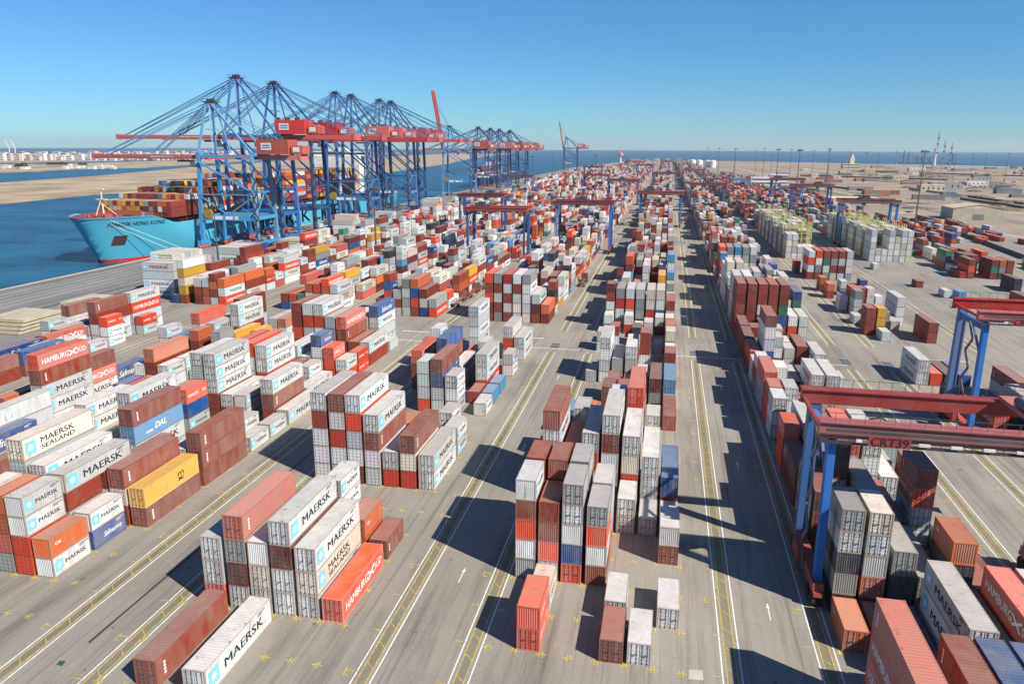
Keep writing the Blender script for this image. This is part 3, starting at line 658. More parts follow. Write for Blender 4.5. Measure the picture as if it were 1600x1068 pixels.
def water_mat():
    m = bpy.data.materials.new('harbour_water'); m.use_nodes = True; n = m.node_tree; N = n.nodes; L = n.links
    b = N['Principled BSDF']; b.inputs['Base Color'].default_value = (*lin((22,74,98)), 1); b.inputs['Roughness'].default_value = .32; b.inputs['IOR'].default_value = 1.33
    b.inputs['Specular IOR Level'].default_value = .22
    g = N.new('ShaderNodeNewGeometry')
    st = N.new('ShaderNodeVectorMath'); st.operation = 'MULTIPLY'; st.inputs[1].default_value = (.8, 1.6, 1); L.new(g.outputs['Position'], st.inputs[0])
    a = N.new('ShaderNodeTexNoise'); a.inputs['Scale'].default_value = .12; a.inputs['Detail'].default_value = 9; a.inputs['Roughness'].default_value = .65; L.new(st.outputs[0], a.inputs['Vector'])
    bp = N.new('ShaderNodeBump'); bp.inputs['Distance'].default_value = 1.6; bp.inputs['Strength'].default_value = .8; L.new(a.outputs[0], bp.inputs['Height']); L.new(bp.outputs[0], b.inputs['Normal'])
    c = N.new('ShaderNodeTexNoise'); c.inputs['Scale'].default_value = .02; c.inputs['Detail'].default_value = 8; c.inputs['Roughness'].default_value = .7; L.new(st.outputs[0], c.inputs['Vector']); cr_ = N.new('ShaderNodeMapRange'); cr_.inputs[1].default_value = .35; cr_.inputs[2].default_value = .65; L.new(c.outputs[0], cr_.inputs[0])
    mx = N.new('ShaderNodeMix'); mx.data_type = 'RGBA'; L.new(cr_.outputs[0], mx.inputs[0]); mx.inputs[6].default_value = (*lin((12,54,80)), 1); mx.inputs[7].default_value = (*lin((36,96,122)), 1)
    L.new(mx.outputs[2], b.inputs['Base Color']); return m
G_WATER = water_mat()
WZ = -3.0
def sheet(name, pts, z, mat, kind='structure'):
    m = bpy.data.meshes.new(name); m.from_pydata([(x, y, z) for x, y in pts], [], [tuple(range(len(pts)))]); m.materials.append(mat)
    o = link(name, m); o['kind'] = kind; return o
def slab_(name, pts, z0, z1, mat):
    s = MB(); n = len(pts); s.v = [(x, y, z0) for x, y in pts]+[(x, y, z1) for x, y in pts]
    s.f = [tuple(range(n, 2*n))]+[(i, (i+1) % n, n+(i+1) % n, n+i) for i in range(n)]
    o = s.build(name, mat); o['kind'] = 'structure'; return o
def at(px, py, z=0.0):
    x, y = px-800, py-534; d = fw*F+RR*x-UU*y; t = (z-CAM_H)/d.z; return (d.x*t, d.y*t)
sheet('sea', [(-9000,-900),(9000,-900),(9000,12500),(-9000,12500)], WZ, G_WATER)
QX = -234.0
slab_('desert_ground', [(QX,-300),(2600,-300),(2600,1500),(1600,2050),(1003,2420),(715,2640),(447,2940),(300,3050),(132,3080),(-134,2950),(QX,1960)], -3.4, -.012, G_SAND)
slab_('quay_apron', [(QX,-290),(-163.2,-290),(-163.2,1900),(QX,1900)], -3.3, -.004, G_QUAY)
sheet('yard_pavement', [(-163.2,-290),(330,-290),(330,330),(262,470),(205,560),(150,640),(150,900),(120,1400),(60,2600),(-163.2,2500)], 0.0, G_CONC)
s = MB()
for i in range(120): s.box(QX-1.1, QX-.02, i*14-60, i*14-57, -2.6, -.6)
tag(s.build('quay_fender', mat_plain('black_rubber', (30,30,32), .8)), 'row of black rubber fenders along the quay wall', 'fender')
# quay kerb edge
o = MB().box(QX, QX+.6, -290, 1955, -.003, .35).build('quay_kerb', mat_plain('kerb_concrete', (170,164,150), .8)); o['kind'] = 'structure'
# sand spit and far land across the channel
slab_('sandbank', [at(-80,290,-3), at(0,287,-3), at(150,276,-3), at(300,262,-3), at(450,251,-3), at(700,240.5,-3), at(800,239.5,-3), at(800,241,-3), at(740,247,-3), at(700,256,-3), at(560,276,-3), at(300,296,-3), at(150,304,-3), at(0,319,-3), at(-80,330,-3)], -3.3, -1.6, G_BANK)
slab_('far_shore', [at(-40,272,-3), at(60,268,-3), at(130,264,-3), at(230,262,-3), at(320,256,-3), at(420,250,-3), at(420,247,-3), at(100,256.5,-3), at(-40,258,-3)], -3.3, -1.8, G_BANK)
slab_('city_shore', [at(-60,255,-3), at(60,254,-3), at(200,251,-3), at(340,247,-3), at(640,240.5,-3), at(640,239,-3), at(-60,242,-3)], -3.3, -1.7, G_SAND)
sheet('surf_line', [at(1100,255,-2.9), at(1400,259,-2.9), at(1700,266,-2.9), at(1700,263,-2.9), at(1400,256.8,-2.9), at(1100,253.6,-2.9)], -2.9, mat_plain('white_surf', (215,220,222), .7))
# low pale tracks and service roads in the desert on the right
for i, (pts, wd) in enumerate((([(1330,345),(1420,330),(1500,352),(1600,372)], 9), ([(1150,262),(1260,290),(1400,318),(1600,333)], 12), ([(1330,300),(1420,296),(1600,306)], 7))):
    P = [Vector((*at(*p), 0)) for p in pts]; sM = MB()
    for a, b in zip(P[:-1], P[1:]):
        nrm = Vector((-(b-a).y, (b-a).x, 0)).normalized()*wd/2
        sM.quad(tuple(a-nrm), tuple(b-nrm), tuple(b+nrm), tuple(a+nrm))
    for j, v in enumerate(sM.v): sM.v[j] = (v[0], v[1], .004+.004*i)
    o = sM.build('service_road', ground_mat('service_road_dust', (150,136,116), (112,100,86), (178,164,142))); o['kind'] = 'structure'
# crane runways: paired white edge lines, yellow rung ladder between
RUNS = [-161.4, -135.0+.5, -124.9, -98.9, -88.9, -62.2, -52.95, -26.95, -17.5, 9.0, 18.8, 45.2, 55.0, 81.6]
rs, wl, yl, dk = MB(), MB(), MB(), MB()
segs = [(-60, 183), (206, 412), (430, 640), (668, 930), (955, 1330), (1355, 1740)]
mr = random.Random(11)
for x in RUNS[1:]:
    for y0, y1 in segs:
        if x < -130 and y0 < 60: y0 = 90
        rs.quad((x-.42,y0,.004),(x+.42,y0,.004),(x+.42,y1,.004),(x-.42,y1,.004))
        for s_ in (-1, 1):
            wl.quad((x+s_*.95-.07,y0,.008),(x+s_*.95+.07,y0,.008),(x+s_*.95+.07,y1,.008),(x+s_*.95-.07,y1,.008))
            yl.quad((x+s_*.5-.05,y0,.008),(x+s_*.5+.05,y0,.008),(x+s_*.5+.05,y1,.008),(x+s_*.5-.05,y1,.008))
        y = y0
        while y < min(y1, 420):
            yl.quad((x-.46,y+.9,.012),(x-.46,y+1.02,.012),(x+.46,y+.12,.012),(x+.46,y,.012)); y += 3.34
        y = YB-3*PY
        while y < min(y1, 300):                          # bay number ticks beside the runway
            if y > y0:
                sx = x-1.3
                yl.quad((sx-.75,y,.008),(sx+.35,y,.008),(sx+.35,y+.12,.008),(sx-.75,y+.12,.008))
                if int(y) % 2: yl.quad((sx-.9,y-.7,.008),(sx-.3,y-.7,.008),(sx-.3,y-.58,.008),(sx-.9,y-.58,.008)); yl.quad((sx-.9,y-.58,.008),(sx-.78,y-.58,.008),(sx-.78,y+.5,.008),(sx-.9,y+.5,.008))
            y += PY
# box corner marks on free ground
for b in 'ZABC':
    o_ = BLK[b]
    for k in range(-3, 18):
        for c in range(8):
            x = o_[0]+PX*c-.2; y = YB+o_[1]+PY*k-.3
            if x > 45: continue
            yl.quad((x-.55,y-.06,.008),(x+.55,y-.06,.008),(x+.55,y+.06,.008),(x-.55,y+.06,.008))
            yl.quad((x-.22,y-.5,.012),(x-.1,y-.5,.012),(x-.1,y+.5,.012),(x-.22,y+.5,.012)); yl.quad((x+.1,y-.5,.012),(x+.22,y-.5,.012),(x+.22,y+.5,.012),(x+.1,y+.5,.012))
# quay rails / lane stripes and lane arrows
for x in (-231, -200.5): dk.quad((x-.25,-280,.003),(x+.25,-280,.003),(x+.25,1850,.003),(x-.25,1850,.003))
for x in (-226, -221.5, -217, -212.5, -208): wl.quad((x-.1,-280,.003),(x+.1,-280,.003),(x+.1,1850,.003),(x-.1,1850,.003))
for x in (-195, -189): dk.quad((x-.5,-280,.003),(x+.5,-280,.003),(x+.5,1850,.003),(x-.5,1850,.003))
dk.quad((-57.6, 58, .006), (-57.3, 58, .006), (-57.3, 130, .006), (-57.6, 130, .006))
def arrow(x, y, l=3.4):
    wl.quad((x-.06,y,.008),(x+.06,y,.008),(x+.06,y+l*.7,.008),(x-.06,y+l*.7,.008)); wl.poly([(x-.2,y+l*.7,.008),(x+.2,y+l*.7,.008),(x,y+l,.008)])
for x in (-22.2, 13.9): 
    for y in (77, 118, 160): arrow(x, y)
for b_, x0, x1 in ((0,-150,-20),(0,-16,45)):
    wl.quad((x0,186.2,.008),(x1,186.2,.008),(x1,186.5,.008),(x0,186.5,.008)); 
for x in (-108, -72, -40, -5, 30, 66, 92): wl.quad((x,196,.008),(x+9,196,.008),(x+9,196.5,.008),(x,196.5,.008))
for nm, s_, m_ in (('runway_strip', rs, G_RUN), ('white_lane_line', wl, MWLINE), ('yellow_ground_marking', yl, MYEL), ('rail_groove', dk, mat_plain('dark_groove', (58,56,54), .8))):
    o = s_.build(nm, m_); o['kind'] = 'structure'
# hold plates in the crossroad, turning-pad marks, drain covers
pk = MB()
for x in RUNS[3:]:
    for j in (0, 1.6, 3.2): pk.quad((x-1.1,187.4+j,.012),(x+1.1,187.4+j,.012),(x+1.1,188.3+j,.012),(x-1.1,188.3+j,.012))
o = pk.build('turning_plate', mat_plain('blue_black_steel', (58,64,88), .6)); o['kind'] = 'structure'
sheet('drain_cover', [at(87,1037),at(97,1040),at(103,1032),at(94,1031)], .010, mat_plain('green_steel_cover', (48,84,74), .6))
sheet('drain_cover', [at(1076,1060),at(1099,1062),at(1098,1046),at(1076,1045)], .010, mat_plain('pale_cover', (190,176,164), .7))

# ---------------------------------------------------------------- ship-to-shore cranes
BLUE = mat_paint('crane_blue', (12,102,172), dirt=.18, rust=.06, scale=.25)
BLUE2 = mat_paint('crane_faded_blue', (48,140,192), dirt=.25, rust=.08, scale=.25)
DKBLUE = mat_paint('crane_dark_blue', (8,76,140), dirt=.2, rust=.1, scale=.25)
CRED = mat_paint('crane_red', (206,54,44), dirt=.12, rust=.06, scale=.25)
CRED2 = mat_paint('crane_faded_red', (190,88,74), dirt=.3, rust=.12, scale=.25)
DARKSTEEL = mat_plain('machinery_dark_steel', (62,60,62), .6)
GLASS = mat_plain('dark_cab_glass', (34,44,52), .15)
def sts(Yc, hb, ha, red, blue, out=65, raised=False, label='', tipw=0, hw=9.5, grp='ship-to-shore cranes along the quay', signtext=None):
    t = empty('quay_crane', (-215.7, Yc, 0)); O = lambda x: x+215.7
    XS, XL = O(-231), O(-200.5)
    def part(nm, mb, m, par=None): return mb.build(nm, m, par or t)
    for xs in (XS, XL):
        for sy in (-1, 1):
            p = MB(); y = sy*hw
            xt = xs+(.8 if xs == XS else -.8)
            p.bar((xs,y,3.4),(xs,y,15),1.9,1.7,up=(0,1,0)).bar((xs,y,15),(xt,y*.82,hb+1.2),1.7,1.5,up=(0,1,0))
            part('leg', p, blue)
        p = MB(); p.box(xs-.8, xs+.8, -hw-3, hw+3, 2.2, 3.8); part('sill_beam', p, blue)
        p = MB()
        for sy in (-1, 1):
            for j in range(4):
                yy = sy*hw-4.2+j*2.4; p.box(xs-.55, xs+.55, yy, yy+1.9, .5, 1.9); p.tube((xs-.3,yy+.5,.4),(xs+.3,yy+.5,.4),.4,k=10).tube((xs-.3,yy+1.4,.4),(xs+.3,yy+1.4,.4),.4,k=10)
            p.box(xs-.4, xs+.4, sy*hw-2.6, sy*hw+2.6, 1.7, 2.5)
        part('bogie', p, red)
    for sy in (-1, 1):
        p = MB(); p.bar((XS,sy*hw,15.5),(XL,sy*hw,15.5),1.4,2.4); g = part('portal_beam', p, blue)
        if sy < 0:
            q = MB(); q.box(XS+7, XS+12.5, -hw-.76, -hw-.72, 14.7, 16.5).box(XS+14, XS+18, -hw-.76, -hw-.72, 14.8, 16.4).box(XS+19, XS+21, -hw-.76, -hw-.72, 14.8, 16.4); q.build('sign_plate', MWHITE, g)
        p = MB(); yt = sy*hw
        p.bar((XS+.1,yt,27),(XL-.1,yt,27),.5).bar((XS,yt,hb-2),(XL-.4,yt,28),.75,.75).bar((XS,yt,26.5),((XS+XL)/2,yt,17),.55).bar((XL,yt,26.5),((XS+XL)/2,yt,17),.55)
        p.bar((XS+.3,yt*.84,hb),(XL-.3,yt*.84,hb),1.0,1.3)
        part('side_bracing', p, blue)
    p = MB()
    for xs in (XS, XL):
        p.bar((xs,-hw,15.5),(xs,hw,15.5),1.2,1.8)
        p.bar((xs,-hw*.84,hb+1),(xs,hw*.84,hb+1),1.2,1.6)
    p.bar((XL,-hw,28),(XL,hw,28),.6).bar((XL,-hw,16),(XL,0,28),.5).bar((XL,hw,16),(XL,0,28),.5)
    part('cross_beam', p, blue)
    # stair tower on the land leg
    p = MB(); z = 3.8
    for j in range(int((hb-4)/3)):
        y = -hw-1.6; a, b = (-1.0, 1.0) if j % 2 else (1.0, -1.0)
        p.bar((XL+a+1.2,y,z),(XL+b+1.2,y,z+3),.18,.7).box(XL+b+.6, XL+b+1.8, y-.5, y+.5, z+2.95, z+3.05); z += 3
    for xx in (.0, 2.4): p.bar((XL+xx,-hw-1.9,3.8),(XL+xx,-hw-1.9,hb),.12)
    part('stair_tower', p, MSTEEL)
    # boom
    gy = 3.2; hinge = XS-1.5
    p = MB()
    xb0 = O(-178 if hb < 50 else -160)
    for sy in (-1, 1): p.bar((hinge,sy*gy,hb-.4),(xb0,sy*gy,hb-.4),1.0,2.3)
    for k in range(9): x = hinge+(xb0-hinge)*k/8; p.bar((x,-gy,hb-.4),(x,gy,hb-.4),.5)
    p.box(xb0-.3, xb0+.8, -gy-.8, gy+.8, hb-1.8, hb+1.4)
    part('trolley_girder', p, red)
    p = MB(); 
    if not raised:
        tip = Vector((hinge-out, 0, hb-.4)); dirv = Vector((-1,0,0))
    else: dirv = Vector((-math.cos(R(80)), 0, math.sin(R(80)))); tip = Vector((hinge,0,hb))+dirv*out*.93
    a0 = Vector((hinge,0,hb-.4))
    for sy in (-1, 1):
        o_ = Vector((0, sy*gy, 0)); p.bar(a0+o_, tip+o_, 1.7 if raised else 1.0, 2.6 if raised else 2.1, up=(0,1,0) if raised else (0,0,1))
    for k in range(1, 13): q = a0.lerp(tip, k/12); p.bar(q-Vector((0,gy,0)), q+Vector((0,gy,0)), .45)
    for k in range(12):
        q, r = a0.lerp(tip, k/12), a0.lerp(tip, (k+1)/12); p.bar(q+Vector((0,gy,0)), r-Vector((0,gy,0)), .22)
    p.box(tip.x-.6, tip.x+.6, -gy-.7, gy+.7, tip.z-1.3, tip.z+1.5)
    bo = part('boom', p, red)
    if signtext:
        tx = text_mesh('lettering', signtext, 1.1, 13, MTXTW, .02); o = link('lettering', tx, bo); o.rotation_euler = (0,0,-math.pi/2); o.location = (hinge-28, -gy-.52, hb-1.0)
    p = MB()
    for sy in (-1, 1):
        for dz in (1.1,): p.bar(a0+Vector((0,sy*(gy+1.1),.9)), tip+Vector((0,sy*(gy+1.1),.9)), .08); 
        for k in range(20): q = a0.lerp(tip, k/20)+Vector((0,sy*(gy+1.1),-.2)); p.bar(q, q+(Vector((0,0,1.1)) if not raised else Vector((1.1,0,0))), .06)
    part('walkway_rail', p, MSTEEL, bo)
    # apex frame and stays
    ap = Vector((O(-226), 0, ha))
    p = MB()
    for sy in (-1, 1):
        p.bar((XS+.6,sy*hw*.82,hb+1.5),(ap.x-.8,sy*2.6,ha),1.0,.9,up=(0,1,0)).bar((XL-.6,sy*hw*.82,hb+1.5),(ap.x+1.6,sy*2.8,ha-.4),.9,.9)
        p.bar((XS+9,sy*hw*.83,hb+1.5),(ap.x+.8,sy*2.6,ha-.5),.55)
    p.bar((ap.x-.5,-6,(ha+hb)/2),(ap.x-.5,6,(ha+hb)/2),.5)
    part('a_frame', p, blue)
    p = MB(); p.box(ap.x-2.6, ap.x+3.2, -3.6, 3.6, ha, ha+.4)
    for yy in (-3.6, 3.6):
        p.bar((ap.x-2.6,yy,ha+1.5),(ap.x+3.2,yy,ha+1.5),.1)
        for k in range(5): x = ap.x-2.6+k*1.45; p.bar((x,yy,ha+.4),(x,yy,ha+1.5),.1)
    p.tube((ap.x-.6,-1.5,ha+.9),(ap.x-.6,1.5,ha+.9),.8,k=10).tube((ap.x+1.2,-1.5,ha+1.2),(ap.x+1.2,1.5,ha+1.2),.7,k=10).bar((ap.x+2,0,ha),(ap.x+2,0,ha+3),.12)
    part('apex_platform', p, DARKSTEEL)
    p = MB()
    for sy in (-1, 1):
        A = ap+Vector((0, sy*2.2, 0))
        for fr in ((.46,.92) if not raised else ()):
            q = a0.lerp(tip, fr)+Vector((0,sy*gy,1.2)); p.bar(A, q, .38); p.bar(A+Vector((0,0,-1.4)), q+Vector((1.5,0,.4)), .26)
        if raised: q = a0.lerp(tip,.45); m_ = A.lerp(q,.5)+Vector((-6,0,3)); p.bar(A, q+Vector((0,sy*gy,0)), .5).bar(A, a0.lerp(tip,.85)+Vector((0,sy*gy,0)), .3)
        p.bar(A+Vector((1.2,0,0)), (xb0-1,sy*gy,hb+1.2), .36); p.bar(A+Vector((1.2,0,-1.5)), (xb0-12,sy*gy,hb+1.2), .24)
        for fr in (.35,.6,.8):
            q = A.lerp(Vector((xb0-1,sy*gy,hb+1.2)), fr); p.bar(q, (q.x,q.y,q.z-2.2), .2)
    part('stay', p, blue)
    # machinery house, electrical room, cab and trolley
    hx0, hx1 = O(-203 if hb > 50 else -200), O(-186 if hb > 50 else -183)
    p = MB(); p.box(hx0, hx1, -5, 5, hb+1.6, hb+8.2).box(hx0-.3, hx1+.3, -5.3, 5.3, hb+1.2, hb+1.6)
    k = hx0+.6
    while k < hx1: p.box(k, k+.12, -5.06, 5.06, hb+1.7, hb+8.1); k += .8
    hs = part('machinery_house', p, red)
    q = MB(); q.box(hx0+2.5, hx0+8, -5.14, -5.1, hb+3.2, hb+6.6); q.build('sign_plate', MWHITE, hs)
    q = MB(); q.box(hx0+3.1, hx0+7.4, -5.17, -5.145, hb+4.1, hb+4.6).box(hx0+3.1, hx0+7.4, -5.17, -5.145, hb+5.1, hb+5.7); q.build('lettering', BLUE, hs)
    for i in range(5): MB().box(hx0+1+i*2.8, hx0+2+i*2.8, -3.6+i % 2*3, -2+i % 2*3, hb+8.2, hb+9.6).build('roof_vent', MSTEEL, hs)
    p = MB(); p.box(hx1+1, hx1+7, -4, 4, hb+1.5, hb+5.4); part('electrical_room', p, CRED2 if hb > 50 else red)
    q = MB(); q.box(hx1+2, hx1+5.5, -4.06, -4.02, hb+2.4, hb+4.6); q.build('sign_plate', MWHITE, t)
    tx = XS-12 if not raised else XS+10
    p = MB(); p.box(tx-3, tx+3, -3, 3, hb-2.9, hb-1.9); part('trolley', p, DARKSTEEL)
    p = MB(); p.box(tx+3.2, tx+5.8, -1.4, 1.4, hb-5.6, hb-2.9); cb = part('operator_cab', p, MWHITE)
    MB().box(tx+3.0, tx+3.19, -1.2, 1.2, hb-5.2, hb-3.4).build('cab_window', GLASS, cb)
    # cable reel
    p = MB(); p.tube((XS+4.5,-hw-1.0,17.5),(XS+4.5,-hw-.2,17.5),2.6,k=20); part('cable_reel', p, mat_plain('ochre_reel', (150,124,50), .6))
    tag(t, label, 'quay crane', grp); return t
sts(352, 45.5, 71.5, CRED2, BLUE2, out=62, label='faded red and pale blue low quay crane nearest the ship bow', signtext='www.scct.com.eg')
tl = ['tall blue and red quay crane standing second from the bow', 'tall blue and red quay crane third along the ship', 'tall quay crane in the middle of the ship, fourth from the bow',
      'tall quay crane just behind the fourth one, fifth from the bow', 'tall quay crane sixth from the bow over the ship stern', 'tall blue and red quay crane last of the group by the big ship']
for (y, l), st_ in zip(zip((377, 416, 499, 526, 581, 606), tl), ('www.scct.com.eg', None, None, None, None, None)):
    sts(y, 55.5, 85, CRED, BLUE if y % 2 else DKBLUE, out=66, label=l, signtext=st_)
sts(776, 48, 70, CRED2, BLUE2, out=62, raised=True, label='quay crane with its red boom raised steeply, behind the tall group')
for y, l in ((899, 'low quay crane over the dark blue ship, nearest of the far group'), (962, 'low quay crane over the dark blue ship, second of the far group'), (1015, 'low quay crane behind the dark blue ship, boom lowered'), (1085, 'smallest lowered quay crane at the right of the far group')):
    sts(y, 47.5, 72, CRED2, DKBLUE, out=60, label=l)
sts(1700, 48, 70, CRED2, DKBLUE, out=60, raised=True, label='lone far quay crane with boom raised at the quay end')

# ---------------------------------------------------------------- yard gantry cranes
def rtg(xl, Yc, label, red, blue, num=None, zt=22.4, wb=11.5, trolley=.55, span=26.4, wh=True):
    t = empty('yard_gantry_crane', (xl+span/2, Yc, 0)); h = span/2
    for sx in (-1, 1):
        x = sx*h
        for sy in (-1, 1):
            y = sy*wb/2; p = MB()
            wx = .8 if sy < 0 else 1.4; p.bar((x-sx*.1,y,2.4),(x-sx*(wx/2-.5),y,zt-2.2),wx,1.3,up=(0,1,0)); lg = p.build('leg', blue, t)
            q = MB().tube((x-sx*.55,y-sy*.75,2.6),(x-sx*.55,y-sy*.75,zt-2.6),.07,k=6); q.build('cable_pipe', MSTEEL, lg)
            p = MB()
            for j in (-1, 1):
                for i in (-1, 1): p.tube((x+i*.42-.18,y+j*1.1,.78),(x+i*.42+.18,y+j*1.1,.78),.78,k=16)
            p.build('tyre', mat_plain('tyre_rubber', (34,33,33), .9), t)
            p = MB(); p.box(x-.5,x+.5,y-2,y+2,1.5,2.0).box(x-.25,x+.25,y-.5,y+.5,.7,1.6); p.build('bogie', red, t)
        p = MB(); p.box(x-.6,x+.6,-wb/2-1.6,wb/2+1.6,2.0,3.0); p.build('sill_beam', red, t)
        p = MB(); p.box(x+sx*.7,x+sx*1.5,-1.8,1.8,2.4,4.2); e = p.build('power_cabinet', red if sx < 0 else blue, t)
        p = MB(); p.bar((x,-wb/2,zt-3.2),(x,wb/2,zt-3.2),.8,1.0).bar((x,-wb/2+.4,zt-8.5),(x,-.2,zt-3.6),.3); p.build('end_tie', blue, t)
    for sy in (-1, 1):
        y = sy*wb/2; p = MB(); p.box(-h-1.6,h+1.6,y-.6,y+.6,zt-2.0,zt-.3).box(-h-1.7,h+1.7,y-.85,y+.85,zt-.3,zt-.15)
        g = p.build('girder', red, t)
        r = MB(); yo = y+sy*1.5
        r.box(-h-1.6,h+1.6,min(y+sy*.7,yo),max(y+sy*.7,yo),zt-2.3,zt-2.2)
        for z in (zt-1.2, zt-1.7): r.bar((-h-1.6,yo,z),(h+1.6,yo,z),.05)
        k = -h-1.6
        while k < h+1.7: r.bar((k,yo,zt-2.2),(k,yo,zt-1.15),.05); k += 1.5
        r.build('walkway', DARKSTEEL, g)
        r = MB()
        for z in (zt+.9,): r.bar((-h-1.6,y+sy*.6,z),(h+1.6,y+sy*.6,z),.05)
        k = -h-1.6
        while k < h+1.7: r.bar((k,y+sy*.6,zt-.15),(k,y+sy*.6,zt+.9),.05); k += 1.5
        r.build('handrail', MSTEEL, g)
        if sy < 0:
            r = MB(); r.bar((-h-1,y-1.2,zt-.9),(h+1,y-1.2,zt-.9),.3).box(4.6,5.9,y-1.75,y-1.6,zt-2.1,zt-.9); r.build('festoon_track', MSTEEL, g)
            # light plates
            k = -h+2
            while k < h and Yc < 200: MB().box(k,k+1.1,y-1.72,y-1.55,zt-1.9,zt-1.6).build('floodlight', MWHITE, g); k += 3.1
        if num and sy < 0:
            MB().box(-h+3.1, -h+7.3, y-2.0, y-1.96, zt-2.15, zt-.95).build('number_plate', mat_plain('grey_red_plate', (150,54,54), .6), g)
            tx = text_mesh('lettering', num, .95, 3.7, MTXTK, 0); o = link('lettering', tx, g); o.location = (-h+3.35, y-2.03, zt-2.05); o.rotation_euler = (0,0,-math.pi/2)
    p = MB()
    for sx in (-1, 1): MB().box(sx*(h+1.3)-.2, sx*(h+1.3)+.2, -wb/2+.7, wb/2-.7, zt-1.5, zt-1.1).build('end_beam', red, t)
    x = -h+span*trolley
    p = MB(); p.box(x-3,x+3,-wb/2+.2,wb/2-.2,zt-.1,zt+.4).box(x-1.3,x+1.5,-2,2,zt+.4,zt+1.8); tr = p.build('trolley', DARKSTEEL if Yc > 200 else CRED2, t)
    q = MB()
    for yy in (-wb/2+.3, wb/2-.3):
        q.bar((x-3,yy,zt+1.6),(x+3,yy,zt+1.6),.06)
        for k in range(5): q.bar((x-3+k*1.5,yy,zt+.5),(x-3+k*1.5,yy,zt+1.6),.06)
    q.tube((x-2.6,-1.6,zt+1.1),(x-2.6,1.6,zt+1.1),.5,k=10); q.build('handrail', MSTEEL, tr)
    p = MB(); p.box(x-2.9,x-.9,-wb/2+.4,-wb/2+2.6,zt-3.4,zt-1.0); c = p.build('operator_cab', MWHITE, tr)
    MB().box(x-2.7,x-1.1,-wb/2+.36,-wb/2+.395,zt-3.1,zt-1.9).build('cab_window', GLASS, c)
    p = MB(); zz = 17.0 if zt > 20 else 15
    for i in (-1, 1):
        for j in (-1, 1): p.bar((x+i*.9,j*1.8,zt-.2),(x+i*.6,j*1.8,zz+.6),.05)
    p.build('hoist_rope', MDARKST, tr)
    MB().box(x-.9,x+.9,-3,3,zz,zz+.6).box(x-1.2,x+1.2,-6.0,-5.7,zz-.1,zz+.3).box(x-1.2,x+1.2,5.7,6.0,zz-.1,zz+.3).box(x-.3,x+.3,-5.7,5.7,zz,zz+.3).build('spreader', CRED2, tr)
    # folding ladder on the left leg pair
    p = MB(); z = 3.0; x = -h-1.2
    while z < zt-3:
        p.bar((x,-wb/2+1.5,z),(x,-wb/2+4,z+2.6),.12,.6); z += 2.6
        if z < zt-3: p.bar((x,-wb/2+4,z),(x,-wb/2+1.5,z+2.6),.12,.6); z += 2.6
    p.build('ladder', MSTEEL, t)
    tag(t, label, 'gantry crane', 'yard gantry cranes over the stacks'); return t
RB = mat_paint('gantry_blue', (26,102,174), dirt=.15, rust=.06, scale=.3)
RR_ = mat_paint('gantry_faded_red', (158,58,54), dirt=.25, rust=.12, scale=.35)
RR2 = mat_paint('gantry_bright_red', (190,46,40), dirt=.12, rust=.08, scale=.35)
rtg(19.3, 88, 'faded red gantry crane on blue legs with dark number on its beam, right foreground', RR_, RB, 'CRT39', trolley=.86, span=27.2)
rtg(55.2, 145, 'bright red gantry crane on blue legs at the right edge', RR2, RB, 'CR 69', zt=24.2, trolley=.8)
LB = [('Z', -88.8, 338, 'gantry crane over the left block past the crossroad, left of two alike', 24.5), ('A', -53, 374, 'gantry crane over the inner left block, right of two alike', 25.5),
      ('Y', -124.8, 455, 'gantry crane behind the left block beside the big ship stern', 23), ('B', -17.4, 510, 'gantry crane over the centre block, nearest of those far rows', 23),
      ('C', 18.8, 640, 'gantry crane straddling the right block far down the yard', 23), ('Xb', -161.2, 760, 'gantry crane on the quay-side block behind the tall cranes', 23),
      ('Z', -88.8, 820, 'far gantry crane over the left block', 23), ('D', 91.5, 432, 'gantry crane by the white refrigerated stacks, blue legs in front', 25),
      ('D', 91.5, 600, 'gantry crane right of the tall light poles, behind white stacks', 25), ('D', 91.5, 720, 'farther gantry crane with blue legs on the right side', 25),
      ('A', -53, 700, 'far gantry crane over the inner left block', 23), ('B', -17.4, 900, 'gantry crane at mid distance over centre block', 23), ('C', 18.8, 1050, 'small far gantry crane over right block', 23),
      ('Y', -124.8, 1150, 'small far gantry crane near the shore on the left', 23), ('A', -53, 1300, 'tiny gantry crane on the horizon, left of centre', 23), ('Z', -88.8, 1600, 'tiny gantry crane on the horizon near the tower', 23),
      ('B', -17.4, 1650, 'tiny gantry crane on the horizon right of the tower', 23)]
for i, (b, x, y, l, z) in enumerate(LB): rtg(x, y, l, RR_ if i % 3 else RR2, RB if i % 2 else DKBLUE, zt=z, trolley=(.2,.45,.7)[i % 3])

